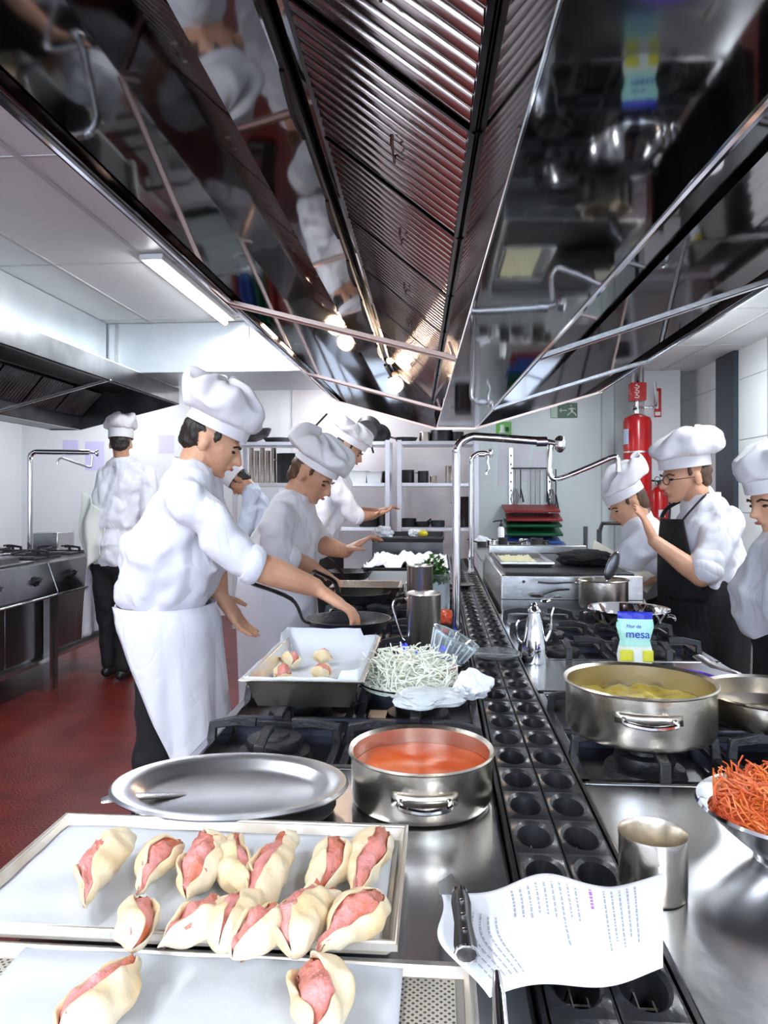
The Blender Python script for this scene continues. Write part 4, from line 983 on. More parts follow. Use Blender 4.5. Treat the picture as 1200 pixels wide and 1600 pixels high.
# ------------------------------------------------------------------ wall at the back right: signs, boards, tools
WY=RY1-.25
def wall_pt(px,py,y=WY):
    dx=(px-600)/F; dy=(HY-py)/F
    # ray direction in world
    D=V((-SN+dx*CS,CS+dx*SN,dy)); s=y/D.y; return V((0,0,CZ))+D*s
a=wall_pt(860,630); b=wall_pt(902,653)
t=thing('exit_sign','green exit sign with running figure and arrow on the pale wall','sign',(a.x,WY-.010,b.z)); W=b.x-a.x; Hh=a.z-b.z
obj('sign_plate',boxm(0,W,0,.01,0,Hh),M_green,t,bev=.002)
obj('sign_side_panel',boxm(.003,W*.26,-.002,.0,.004,Hh-.004),mat('pale_green',(.55,.75,.6),.4),t)
sw=mat('sign_white',(.85,.95,.88),.4)
def seg(bm,x0,z0,x1,z1,r): tube(bm,[(x0,-.003,z0),(x1,-.003,z1)],r,8)
bm=NB(); seg(bm,W*.34,Hh*.5,W*.60,Hh*.5,.006); seg(bm,W*.34,Hh*.5,W*.40,Hh*.62,.005); seg(bm,W*.34,Hh*.5,W*.40,Hh*.38,.005); obj('arrow_mark',bm,sw,t)
bm=NB(); bmesh.ops.create_uvsphere(bm,u_segments=12,v_segments=8,radius=.012); bm.transform(Matrix.Translation((W*.76,-.003,Hh*.82)))
for q in ((.77,.68,.80,.42,.012),(.77,.66,.66,.56,.006),(.78,.66,.92,.58,.006),(.80,.42,.70,.30,.007),(.70,.30,.63,.16,.007),(.80,.42,.90,.30,.007),(.90,.30,.95,.12,.007)): seg(bm,W*q[0],Hh*q[1],W*q[2],Hh*q[3],q[4])
obj('running_figure',bm,sw,t)
a=wall_pt(775,659); b=wall_pt(799,681)
t=thing('first_aid_sign','small light green pictogram sign above the tap arm','sign',(a.x,WY-.008,b.z)); W=b.x-a.x; Hh=a.z-b.z
obj('sign_plate',boxm(0,W,0,.008,0,Hh),M_lgreen,t,bev=.002)
bm=NB(); seg(bm,W*.4,Hh*.2,W*.4,Hh*.75,.02); seg(bm,W*.2,Hh*.25,W*.6,Hh*.25,.012); obj('white_mark',bm,sw,t)
bm=NB(); seg(bm,W*.72,Hh*.3,W*.72,Hh*.6,.018); obj('green_mark',bm,M_green,t)
for (x0,y0,x1,y1,lb) in ((778,690,800,760,'pale paper notice hanging left of the utensil rail'),(803,692,828,752,'white paper notice behind the utensil rail, left'),(832,705,852,750,'white paper notice behind the utensil rail, right')):
    a=wall_pt(x0,y0); b=wall_pt(x1,y1); o=obj('paper_notice',boxm(0,b.x-a.x,0,.002,0,a.z-b.z),M_wpap); o.location=(a.x,WY-.003,b.z); tag(o,lb,'notice')
a=wall_pt(84,682,RY1)
for (x0,y0,x1,y1,lb) in ((98,688,122,712,'pale notice on the wall behind the left tap arm'),(133,690,163,735,'lilac notice on the wall behind the left tap knob'),(248,680,272,708,'lilac notice on the wall between the two tall cooks')):
    a=wall_pt(x0,y0,RY1); b=wall_pt(x1,y1,RY1); o=obj('paper_notice',boxm(0,b.x-a.x,0,.002,0,a.z-b.z),mat('lilac_paper',(.62,.58,.85),.6)); o.location=(a.x,RY1-.003,b.z); tag(o,lb,'notice')
# rack with cutting boards and hanging tools
a=wall_pt(798,700); b=wall_pt(858,870)
t=thing('board_rack','wall rack with two perforated uprights holding cutting boards','rack',(a.x,WY,b.z)); W=b.x-a.x; Hh=a.z-b.z
for x in (0,W):
    u=obj('upright',boxm(x-.02,x+.02,-.03,0,0,Hh),M_ss,t)
    bm=NB()
    for k in range(12): box(bm,x-.007,x+.007,-.032,-.028,Hh*(.04+k*.08),Hh*(.04+k*.08)+.02)
    obj('slot',bm,M_black,u,smooth=False)
zr=wall_pt(830,732).z-b.z
bm=NB(); tube(bm,[(0,-.05,zr),(W,-.05,zr)],.007,8); obj('rail',bm,M_dk,t)
zs_=[wall_pt(830,y).z for y in (791,804,813,826,838,848,859)]
bl=[(M_bred,'dark red cutting board, topmost on the wall rack'),(M_bred,'dark red cutting board, second on the wall rack'),(M_bgr,'green cutting board, upper of the two green ones'),(M_bgr,'green cutting board, lower of the two green ones'),(M_blue,'blue cutting board, upper of the two blue ones'),(M_blue,'blue cutting board jutting out to the right'),(M_bred,'dark red cutting board at the bottom of the rack')]
rng=random.Random(5)
for k,(z,(m,lb)) in enumerate(zip(zs_,bl)):
    o=obj('cutting_board',boxm(-.06,W+.09,-.36,-.04,0,.026),m,bev=.005); o.location=(a.x+[-.04,0,-.02,.0,-.02,.05,.02][k],WY,z); o.rotation_euler=(.16,0,[.03,-.04,.02,-.02,.0,.05,0][k]); tag(o,lb,'cutting board')
for k,(fx,ln,kd) in enumerate(((.10,.36,0),(.24,.30,1),(.50,.52,2),(.62,.52,2),(.74,.52,2),(.92,.34,1),(1.05,.38,0),(1.15,.40,1))):
    lb=['large whisk at the left end of the utensil rail','black spatula second from the left on the utensil rail','long ladle hanging at mid rail, left of three','long ladle hanging at mid rail, middle of three','long ladle hanging at mid rail, right of three','dark spatula near the right upright','whisk hanging at the right upright','fork-like tool at the far right of the utensil rail'][k]
    nm=['whisk','spatula','ladle'][kd]; t2=thing(nm,lb,nm,(a.x+W*fx,WY-.06,b.z+zr-.01))
    bm=NB(); tube(bm,[(0,0,0),(0,0,-ln)],.006,6); obj('handle',bm,M_ss if kd!=1 else M_black,t2)
    bm=NB()
    if kd==2: bmesh.ops.create_uvsphere(bm,u_segments=16,v_segments=8,radius=.042); bm.transform(Matrix.Translation((0,-.02,-ln)))
    elif kd==1: tube(bm,[(0,0,-ln*.6),(.03,0,-ln-.04)],[.012,.032],6,sq=(1,.3))
    else:
        for q in range(6):
            an=q*PI/3; tube(bm,[(0,0,-ln*.5),(.04*math.cos(an),.04*math.sin(an),-ln*.85),(0,0,-ln-.05)],.003,5,smooth=4)
    obj(nm+'_head',bm,M_ss if kd!=1 else M_iron,t2)
# fire suppression cylinder and boxes
def facing(px,py,d): return P(px,py,d)
c=P(996,735,6.9); top=P(996,648,6.9)
t=thing('fire_suppression_cylinder','large red pressure cylinder strapped to the white corner post','cylinder',(c.x,c.y,c.z-.35))
Hc=top.z-c.z+.35; r=.128
bm=NB(); lathe(bm,[(.001,0),(r*.8,0),(r,.05),(r,Hc-.07),(r*.9,Hc-.03),(r*.45,Hc),(.03,Hc+.01),(.001,Hc+.012)],36); obj('cylinder_body',bm,M_red,t)
bm=NB(); lathe(bm,[(.03,Hc),(.03,Hc+.05),(.018,Hc+.055),(.018,Hc+.15),(.001,Hc+.151)],14); tube(bm,[(0,0,Hc+.07),(.12,-.02,Hc+.07),(.17,0,Hc+.09),(.16,0,Hc+.30)],.012,8,smooth=4); tube(bm,[(-.02,-.01,Hc+.06),(-.055,-.02,Hc+.06)],.02,8); obj('valve',bm,M_chr,t)
bm=NB(); lathe(bm,[(r+.002,Hc-.36),(r+.005,Hc-.36),(r+.005,Hc-.345),(r+.002,Hc-.345)],36,close=False); obj('strap',bm,M_ss,t)
bm=NB(); grid(bm,lambda u,v:V((-math.cos(-.1+.75*u)*(r+.002),-math.sin(.05+.75*u)*(r+.002),Hc-.28+.14*v)),8,2); obj('label_plate',bm,mat('pale_blue_label',(.5,.6,.8),.5),t)
q=P(994,612,6.9); t=thing('release_box','small red control box with lettering above the red cylinder','box',(q.x,q.y,q.z-.09))
obj('box_body',boxm(-.06,.08,-.06,.06,0,.17),M_red,t,bev=.006)
bm=NB()
for k in range(3): tube(bm,smooth_pts([(-.03,-.063,.03+.045*k),(.0,-.063,.025+.045*k),(.01,-.063,.042+.045*k),(-.02,-.063,.05+.045*k),(-.005,-.063,.062+.045*k)],3),.004,5)
obj('white_mark',bm,sw,t)
bm=NB(); tube(bm,[(-.02,0,.17),(-.02,0,RZ-q.z+.085)],.022,8); tube(bm,[(.05,0,.17),(.05,0,RZ-q.z+.085)],.022,8); obj('pipe',bm,M_ss,t)
o=obj('wall_column',boxm(-.12,.22,0,.2,0,RZ),M_wall); q=P(1030,700,7.15); o.location=(q.x-.02,q.y,0); o['kind']='structure'; o.name='trim_5'
q0=q
a=P(1036,607,6.95); t=thing('fire_notice','narrow red and white fire notice on the column','sign',(a.x,q0.y-.012,a.z-.25))
obj('sign_plate',boxm(-.025,.04,0,.008,0,.28),M_red,t); obj('sign_panel',boxm(-.012,.012,-.002,0,.08,.25),M_white,t); obj('lower_panel',boxm(-.018,.03,-.002,0,.015,.05),M_white,t)
c=P(1036,800,6.95); c.y=q0.y-.085; t=thing('fire_extinguisher','small red fire extinguisher behind the cook with glasses','extinguisher',(c.x,c.y,c.z-.2))
bm=NB(); lathe(bm,[(.001,0),(.075,0),(.08,.03),(.08,.38),(.05,.43),(.02,.45),(.001,.452)],28); obj('cylinder_body',bm,M_red,t)
bm=NB(); lathe(bm,[(.018,.45),(.018,.50),(.001,.501)],12); tube(bm,[(0,0,.49),(-.08,0,.50)],.01,6); tube(bm,[(0,0,.48),(.08,0,.45),(.1,0,.3),(.09,0,.1)],.012,8,smooth=4); obj('valve',bm,M_black,t)
obj('label_plate',boxm(-.03,.03,-.083,-.078,.15,.22),M_white,t)
# trolley frame and wall phone-like box at right
t=thing('trolley','grey steel trolley frame behind the small cook','trolley',tuple(P(945,900,5.0)*1)); t.location.z=0
for x in (-.08,.45):
    for y in (-.2,.25): bm=NB(); tube(bm,[(x,y,0),(x,y,1.12)],.016,8); obj('post',bm,M_dk,t)
for z in (.3,.85):
    obj('shelf',boxm(-.08,.45,-.2,.25,z,z+.02),M_ss,t)
bm=NB(); tube(bm,[(-.08,-.2,1.10),(-.06,-.2,1.16),(.43,-.2,1.16),(.45,-.2,1.10)],.014,8); obj('handle',bm,M_dk,t)
q=P(1178,830,4.6)
t=thing('knife_rack','dark rack with hanging black tools on the right wall','rack',(RX1-.0,q.y+.35,1.05))
obj('rack_bar',boxm(-.05,0,-.3,.3,.12,.17),M_navy,t)
for k in range(3):
    bm=NB(); box(bm,-.045,-.025,-.22+.17*k,-.17+.17*k,-.12,.12); obj('hanging_tool',bm,M_black,t)
t=thing('low_cabinet','white low cabinet along the right wall','cabinet',(2.15,3.9,0)); obj('cabinet_body',boxm(-.32,.33,-1.6,1.6,.08,.82),M_white,t,bev=.01)
obj('cabinet_top',boxm(-.34,.34,-1.62,1.62,.82,.85),M_ss,t)
for k in range(4): obj('door',boxm(-.335,-.32,-1.58+.8*k,-.82+.8*k,.1,.8),M_white,t,bev=.004)
obj('plinth',boxm(-.28,.33,-1.6,1.6,0,.08),M_dk,t)

# ------------------------------------------------------------------ people
def sph(c,R,B=None,n=2):
    bm=bmesh.new(); bmesh.ops.create_icosphere(bm,subdivisions=n,radius=1)
    pts=[]
    for v in bm.verts:
        q=V((v.co.x*R[0],v.co.y*R[1],v.co.z*R[2]))
        if B: q=B[0]*q.x+B[1]*q.y+B[2]*q.z
        pts.append(V(c)+q)
    bm.free(); return pts
def hull(bm,*groups):
    vs=[bm.verts.new(p) for g in groups for p in g]
    r=bmesh.ops.convex_hull(bm,input=vs)
    dead=[e for e in r['geom_interior'] if isinstance(e,bmesh.types.BMVert)]+[e for e in r['geom_unused'] if isinstance(e,bmesh.types.BMVert)]
    if dead: bmesh.ops.delete(bm,geom=list(set(dead)),context='VERTS')
def cap(bm,a,ra,b,rb,n=2): hull(bm,sph(a,(ra,)*3,n=n),sph(b,(rb,)*3,n=n))
def remesh(o,vox,it=6,fac=.5,disp=0,ds=.1,seed=0,disp2=0,ds2=.04):
    d=o.modifiers.new('r','REMESH'); d.mode='VOXEL'; d.voxel_size=vox; d.use_smooth_shade=True
    if it: s=o.modifiers.new('s','SMOOTH'); s.factor=fac; s.iterations=it
    for k,(st,sc) in enumerate(((disp,ds),(disp2,ds2))):
        if st:
            tx=bpy.data.textures.new('cloth_folds','MARBLE' if k==0 and sc>.05 else 'CLOUDS'); tx.noise_scale=sc; tx.noise_depth=1
            if tx.type=='MARBLE': tx.turbulence=9; tx.marble_type='SOFT'; tx.noise_basis_2='SIN'
            m=o.modifiers.new('d','DISPLACE'); m.texture=tx; m.strength=st; m.mid_level=.5; m.texture_coords='LOCAL'
def basis(f,u):
    f=V(f).normalized(); u=V(u); u=(u-f*u.dot(f)).normalized(); s=f.cross(u); return s,f,u   # side(right), forward, up
def hand(bm,w,d,n,curl=.5,side=1,sc=1.0):
    d=V(d).normalized(); n=V(n); n=(n-d*n.dot(d)).normalized(); s=d.cross(n)*side
    w=V(w); pe=w+d*.075*sc
    hull(bm,sph(w+d*.01,(.022*sc,)*3,n=1),sph(pe+s*.026*sc,(.013*sc,)*3,n=1),sph(pe-s*.028*sc,(.012*sc,)*3,n=1),sph(w+d*.03+s*.022*sc,(.015*sc,)*3,n=1))
    for k,(o_,l) in enumerate(((.029,.92),(.010,1.02),(-.010,.96),(-.029,.78))):
        p=pe+s*o_*sc; dd=d.copy(); a=curl*.55+.12*k*curl
        for j,(ll,r0,r1) in enumerate(((.040,.0098,.009),(.027,.009,.0085),(.020,.0085,.007))):
            q=p+dd*ll*l*sc; cap(bm,p,r0*sc,q,r1*sc,1); p=q
            ax=s*side; dd=(dd*math.cos(a)+n*math.sin(a)).normalized(); a=curl*.9
    p=w+d*.022*sc+s*.026*sc; dd=(d*.65+s*.75+n*.25).normalized(); q=p+dd*.038*sc; cap(bm,p,.013*sc,q,.0105*sc,1)
    dd=(d*.9+s*.25+n*(.2+curl*.4)).normalized(); q2=q+dd*.030*sc; cap(bm,q,.0105*sc,q2,.008*sc,1)
def head(bm,c,f,u,neck,sc=1.0):
    s,f,u=basis(f,u); c=V(c); B=(s,f,u); k=sc
    hull(bm,sph(c+f*-.01+u*.02,(.074*k,.092*k,.082*k),B,3))
    hull(bm,sph(c+f*.025+u*-.01,(.066*k,.070*k,.06*k),B),sph(c+f*.052*k+u*-.085*k,(.030*k,.026*k,.020*k),B))
    hull(bm,sph(c+f*.075*k+u*.018*k,(.045*k,.012*k,.010*k),B))     # brow
    hull(bm,sph(c+f*.088*k+u*.006*k,(.008*k,)*3,n=1),sph(c+f*.112*k+u*-.034*k,(.0105*k,)*3,n=1),sph(c+f*.09*k+u*-.038*k,(.016*k,.010*k,.008*k),B,1))
    hull(bm,sph(c+f*.088*k+u*-.060*k,(.020*k,.010*k,.009*k),B,1))
    hull(bm,sph(c+f*.074*k+u*-.093*k,(.018*k,.013*k,.013*k),B,1))
    for q in (-1,1): hull(bm,sph(c+s*q*.076*k+f*-.012*k+u*-.018*k,(.009*k,.018*k,.030*k),B))
    cap(bm,c+f*-.022*k+u*-.05*k,.056*k,V(neck),.062)
    return s,f,u
def person(name,label,root,J,face,up=(0,0,1),o=None):
    o=o or {}; k=o.get('hs',1.0)
    t=thing(name,label,'person',(root[0],root[1],0))
    sk=o.get('skin',M_skin); jm=o.get('jm',M_wcloth)
    g={a:V(b) for a,b in J.items()}
    ac=(g['shR']-g['shL']).normalized(); upv=(g['neck']-g['pel']).normalized(); fw=upv.cross(ac).normalized()
    ac2=V((ac.x,ac.y,0)).normalized(); fw2=V((0,0,1)).cross(ac2).normalized()
    if fw.dot(V(o.get('fw',fw)))<0: fw=-fw
    if fw2.dot(fw)<0: fw2=-fw2
    BT=(ac,fw,upv); BP=(ac2,fw2,V((0,0,1)))
    chest=g['neck'].lerp(g['pel'],.33)
    g.setdefault('ftR',g['pel']+ac2*.10); g.setdefault('ftL',g['pel']-ac2*.10)
    for s_ in 'RL':
        q=g['ft'+s_]; q.z=.07; 
    hipR=g['pel']+ac2*.085-V((0,0,.03)); hipL=g['pel']-ac2*.085-V((0,0,.03))
    kn={}
    for s_,h in (('R',hipR),('L',hipL)): kn[s_]=h.lerp(g['ft'+s_],.48)+fw2*.02
    bm=NB()
    s,f,u=head(bm,g['head'],face,up,g['neck'],k)
    hull(bm,sph(g['pel'],(.145,.10,.09),BP),sph(chest,(.15,.10,.1),BT))
    hull(bm,sph(chest,(.15,.10,.1),BT),sph(g['shR'].lerp(g['shL'],.14),(.042,)*3),sph(g['shL'].lerp(g['shR'],.14),(.042,)*3),sph(g['neck']-upv*.02,(.045,)*3))
    for s_ in 'RL':
        fa_=o.get('arm',1.0); cap(bm,g['sh'+s_],.045,g['el'+s_],.040*fa_); cap(bm,g['el'+s_],.040*fa_,g['el'+s_].lerp(g['wr'+s_],.35),.041*fa_); cap(bm,g['el'+s_].lerp(g['wr'+s_],.35),.041*fa_,g['wr'+s_],.027*fa_)
        hd,hn,cu=o.get('hand'+s_,((g['wr'+s_]-g['el'+s_]),(0,0,-1),.5))
        hand(bm,g['wr'+s_],hd,hn,cu,1 if s_=='R' else -1,o.get('hsc',1.0))
        h=hipR if s_=='R' else hipL
        cap(bm,h,.068,kn[s_],.052); cap(bm,kn[s_],.055,g['ft'+s_],.04); 
    b=obj('body',bm,sk,t,world=True); remesh(b,o.get('vox',.0065),3,.5)
    # eyes, brows, lips
    for q in (-1,1):
        bm=NB(); hull(bm,sph(g['head']+s*q*.031*k+f*.078*k+u*-.006*k,(.012*k,.009*k,.006*k),(s,f,u))); obj('eye',bm,M_eye,t,world=True)
        bm=NB(); tube(bm,[g['head']+s*q*.015*k+f*.091*k+u*.012*k,g['head']+s*q*.033*k+f*.089*k+u*.018*k,g['head']+s*q*.052*k+f*.077*k+u*.010*k],.0035*k,6); obj('eyebrow',bm,o.get('hair',M_hair),t,world=True)
    bm=NB(); hull(bm,sph(g['head']+f*.096*k+u*-.061*k,(.018*k,.005*k,.006*k),(s,f,u))); obj('lips',bm,M_lip,t,world=True)
    # hair
    bm=NB(); hd=g['head']
    hull(bm,sph(hd+f*-.040*k+u*.012*k,(.076*k,.074*k,.070*k),(s,f,u))) ; 
    hull(bm,sph(hd+f*-.06*k+u*-.03*k,(.062*k,.045*k,.04*k*o.get('hl',1)),(s,f,u)))
    for q in (-1,1): hull(bm,sph(hd+s*q*.068*k+f*.018*k+u*.028*k,(.009*k,.012*k,.036*k),(s,f,u)))
    h=obj('hair',bm,o.get('hair',M_hair),t,world=True); remesh(h,.008,3,.5,.012,.02)
    # jacket
    if o.get('jacket',True):
        bm=NB(); pu=o.get('puff',.035)
        hull(bm,sph(g['pel']+V((0,0,.035)),(.165+pu*.45,.130+pu*.45,.085),BP),sph(chest.lerp(g['pel'],.45)+fw*.01,(.165+pu,.125+pu,.08),BT))
        hull(bm,sph(chest.lerp(g['pel'],.45),(.165+pu,.125+pu,.08),BT),sph(chest,(.175,.128,.1),BT))
        hull(bm,sph(chest,(.175,.128,.1),BT),sph(g['shR'].lerp(g['shL'],.08),(.068,)*3),sph(g['shL'].lerp(g['shR'],.08),(.068,)*3),sph(g['neck']-upv*.012,(.074,)*3))
        cu={}
        for s_ in 'RL':
            cf=o.get('cuff'+s_,0.12); e=g['el'+s_]; c_=e.lerp(g['wr'+s_],cf) if cf>=0 else e.lerp(g['sh'+s_],-cf)
            cap(bm,g['sh'+s_],.068,g['sh'+s_].lerp(e,.5),.068); 
            if cf>=0: cap(bm,g['sh'+s_].lerp(e,.5),.068,e,.062); cap(bm,e,.060,c_,.052)
            else: cap(bm,g['sh'+s_].lerp(e,.5),.068,c_,.060)
            cu[s_]=(c_,((g['wr'+s_]-e) if cf>=0 else (e-g['sh'+s_])).normalized(),.052 if cf>=0 else .060)
        j=obj('jacket',bm,jm,t,world=True); remesh(j,.0105,4,.5,.022,.16,0,.010,.05)
        for s_ in 'RL':
            c_,dd,rr=cu[s_]; bm=NB(); tube(bm,[c_-dd*.022,c_-dd*.010,c_+dd*.012,c_+dd*.024],[rr+.004,rr+.010,rr+.010,rr+.002],24)
            cb_=obj('sleeve_cuff',bm,jm,j); bmm=cb_.data; bmm.transform(rmat(t).inverted())
        # collar
        bm=NB(); nd=(g['head']-g['neck']).normalized(); c0=g['neck']-nd*.005; s3,f3,u3=basis(fw,nd); n=28
        rings=[]
        for (rr,h_) in ((.082,-.025),(.070,.005),(.069,.035),(.066,.036),(.066,.0),(.078,-.025)):
            rings.append([bm.verts.new(c0+s3*math.cos(2*PI*i/n)*rr+f3*math.sin(2*PI*i/n)*rr*1.02+u3*(h_-.012*max(0,math.sin(2*PI*i/n)))) for i in range(n)])
        for A,B_ in zip(rings,rings[1:]):
            for i in range(n): bm.faces.new((A[i],A[(i+1)%n],B_[(i+1)%n],B_[i]))
        obj('collar',bm,jm,t,world=True)
    # trousers
    bm=NB()
    hull(bm,sph(g['pel'],(.148,.112,.07),BP),sph(hipR,(.09,)*3),sph(hipL,(.09,)*3))
    for s_,h in (('R',hipR),('L',hipL)):
        cap(bm,h,.088,kn[s_],.074); cap(bm,kn[s_],.076,g['ft'+s_]+V((0,0,.03)),.062)
    tr=obj('trousers',bm,o.get('tm',M_bcloth),t,world=True); remesh(tr,.014,4,.5,.015,.16)
    for s_ in 'RL':
        bm=NB(); q=g['ft'+s_]; hull(bm,sph(V((q.x,q.y,.045))-fw2*.03,(.042,.05,.042),BP),sph(V((q.x,q.y,.035))+fw2*.14,(.042,.045,.032),BP)); obj('shoe',bm,M_black,t,world=True,sub=1)
    # apron: wrapped skirt below the waist
    ap=o.get('apron')
    if ap:
        am,zt,zb,arc,rx,ry,flare=ap; c=V((g['pel'].x,g['pel'].y,0)); nn=48; mm=26; ce=o.get('apc',(0,0))
        def apf(a_,v):
            an=(a_-.5)*arc*(1-o.get('aps',0)*v**.7)+o.get('apo',0)*v; z=zt+(zb-zt)*v; sm=min(1,v/.12); sm=sm*sm*(3-2*sm); fl=.93+.07*sm+flare*v
            fold=1+.05*v*math.sin(an*7+1)+.03*v*math.sin(an*13+z*6)
            q=c+fw2*(ry*fl*math.cos(an)*fold+ce[0]*v)+ac2*(rx*fl*math.sin(an)*fold+ce[1]*v); q.z=z-.02*v*math.sin(an*3); return q
        obj('apron',grid(NB(),apf,nn,mm),am,t,world=True,solid=.004)
        bm=NB(); n=40; tube(bm,[c+fw2*(ry*.88)*math.cos(2*PI*i/n)+ac2*(rx*.88)*math.sin(2*PI*i/n)+V((0,0,zt-.012)) for i in range(n+1)],.012,6,sq=(.3,1)); obj('apron_string',bm,am,t,world=True)
    if o.get('bib'):
        am=o['bib']
        def bf(u_,v):
            an=(u_-.5)*(2.3-1.0*v); c=chest.lerp(g['pel'],1-v*1.05)
            return c+ac*(.215*math.sin(an))+fw*(.188-.03*v*v)*math.cos(an)+upv*.05*v
        obj('bib',grid(NB(),bf,20,14),am,t,world=True,solid=.004)
        a0=bf(0,1);a1=bf(1,1)
        bm=NB(); nb=g['neck']-fw*.075
        tube(bm,[a0,a0.lerp(g['shL'],.6)+fw*.055+upv*.055,g['neck'].lerp(g['shL'],.32)+upv*.055,nb,g['neck'].lerp(g['shR'],.32)+upv*.055,a1.lerp(g['shR'],.6)+fw*.055+upv*.055,a1],.008,6,smooth=5,sq=(1.3,.5)); obj('neck_strap',bm,am,t,world=True)
    # hat
    hh=o.get('hat')
    if hh:
        lean,R,H,bh=hh; hu=(u*1.0+f*o.get('hatf',-.15)).normalized(); s4,f4,u4=basis(f,hu); c=hd+u4*.035*k
        n=64; rings=[]; lean=f*-lean[0]+s*lean[1]+V((0,0,lean[2]))
        prof=[(1.0,0),(1.0,.25),(1.0,.5),(1.01,.8),(1.02,1.0)]
        ba,bb=.086*k,.103*k
        for i,(q,h_) in enumerate(prof):
            rings.append([bm_ for bm_ in [(c+s4*math.cos(2*PI*j/n)*ba*q+f4*(math.sin(2*PI*j/n)*bb*q-.006)+u4*bh*h_) for j in range(n)]])
        for i in range(1,15):
            w=i/14; an=w*PI; rr=(1+ (R-1)*math.sin(min(an,PI)*.95)**.8) if w<.5 else R*max(0,math.cos((w-.5)*PI))**.55
            if w<.5: rr=1+(R-1)*math.sin(w*PI)**.7
            hz=bh+H*(.5-.5*math.cos(w*PI))*(1.0)
            drop=lean*(w**1.2)
            ring=[]
            for j in range(n):
                a=2*PI*j/n; pl=1+.022*math.sin(a*8+w*2.5+hd.x*3)*math.sin(PI*min(1,w*1.3))+.20*min(1,w*2.5)*nz((math.cos(a)*1.3,math.sin(a)*1.3,w*2),1.0,hd.x*7)
                q=c+s4*math.cos(a)*ba*rr*pl+f4*(math.sin(a)*bb*rr*pl-.006)+u4*hz+drop
                q+=u4*(.05*nz((math.cos(a)*2,math.sin(a)*2,w*2),1,hd.y*9))*min(1,w*2)
                ring.append(q)
            rings.append(ring)
        bm=NB(); vr=[[bm.verts.new(q) for q in r_] for r_ in rings]
        for A,B_ in zip(vr,vr[1:]):
            for i in range(n): bm.faces.new((A[i],A[(i+1)%n],B_[(i+1)%n],B_[i]))
        bm.faces.new(vr[-1]); 
        h=obj('chef_hat',bm,M_hat,t,world=True,angle=180)
        d=h.modifiers.new('u','SUBSURF'); d.levels=1; d.render_levels=1
        tx=bpy.data.textures.new('hat_folds','CLOUDS'); tx.noise_scale=.06; tx.noise_depth=1
        m=h.modifiers.new('d','DISPLACE'); m.texture=tx; m.strength=.012; m.texture_coords='LOCAL'
        bm=NB(); vr=[]
        for q,h_ in ((1.0,-.0),(1.035,-.0),(1.035,bh*.95),(1.0,bh*.97)):
            vr.append([bm.verts.new(c+s4*math.cos(2*PI*j/n)*ba*q+f4*(math.sin(2*PI*j/n)*bb*q-.006)+u4*h_) for j in range(n)])
        for A,B_ in zip(vr,vr[1:]):
            for i in range(n): bm.faces.new((A[i],A[(i+1)%n],B_[(i+1)%n],B_[i]))
        obj('hat_band',bm,M_hat,h,world=False).data.transform(rmat(t).inverted())
    return t,g,(s,f,u)

# A: foreground cook on the left
D=2.42
J=dict(head=P(333,688,D),neck=P(303,735,D),pel=P(258,945,D),
 shR=P(292,775,D-.20),shL=P(318,765,D+.18),elR=P(388,880,D-.20),wrR=P(492,918,D-.12),
 elL=P(330,880,D+.20),wrL=P(343,930,D+.12),ftR=P(222,1430,D-.08),ftL=P(250,1430,D+.12))
person('person','tall cook in white bending over the frying pan, nearest on the left',(P(270,1430,D).x,P(270,1430,D).y),J,(.86,.15,-.42),(.3,0,1),
 o=dict(fw=(1,.2,0),hat=((.035,0,0),1.42,.125,.036),hatf=-.12,cuffR=.05,cuffL=.1,puff=.055,apron=(M_wcloth,1.0,.42,5.4,.20,.175,-.06),aps=.50,apo=.05,apc=(.06,0),handR=(P(545,952,D-.12)-P(492,918,D-.12),(-.1,0,-1),.75),handL=((.35,.1,-.5),(1,0,.2),.35),hair=M_hair,vox=.006,arm=1.15,hsc=1.22,hb=1,hl=1.0))
# B: second cook
D=3.15
J=dict(head=P(489,742,D),neck=P(460,780,D),pel=P(430,925,D),shR=P(432,808,D-.16),shL=P(470,800,D+.16),
 elR=P(438,868,D-.20),wrR=P(488,885,D-.10),elL=P(500,850,D+.12),wrL=P(540,862,D+.0))
person('person','cook in white with puffy tilted hat, second from the camera on the left',(P(430,1240,D).x,P(430,1240,D).y),J,(.80,-.25,-.52),(.25,0,1),
 o=dict(fw=(1,0,0),hat=((.065,0,-.015),1.55,.115,.03),hatf=-.30,cuffR=.25,cuffL=.05,puff=.03,apron=(M_wcloth,1.0,.40,5.0,.185,.17,.08),apc=(.03,0),hair=M_hairb,skin=M_skin2,hl=1.5,handR=(P(508,897,D)-P(488,885,D),(0,0,-1),1.1),handL=(P(560,850,D)-P(540,862,D),(0,0,-1),1.1),arm=1.08,hsc=1.12,vox=.0075,jm=folds(mat('soft_white_cotton',(.72,.71,.75),.8))))
# C: third cook
D=4.95
J=dict(head=P(546,702,D),neck=P(523,724,D),pel=P(497,850,D),shR=P(512,745,D-.17),shL=P(530,740,D+.17),
 elR=P(556,806,D-.18),wrR=P(583,806,D-.05),elL=P(545,800,D+.2),wrL=P(590,800,D+.1))
person('person','third cook holding food near the white shelves, farthest along the left side',(P(500,1090,D).x,P(500,1090,D).y),J,(.85,-.1,-.5),(.3,0,1),
 o=dict(fw=(1,0,0),hat=((.05,0,-.01),1.4,.09,.05),hatf=-.2,cuffR=.0,cuffL=.0,puff=.02,apron=(M_bcloth,1.02,.45,4.2,.18,.17,.0),skin=M_skin2,handR=((.3,0,.1),(0,0,1),.8),handL=((.3,0,.1),(0,0,-1),.8),vox=.009))
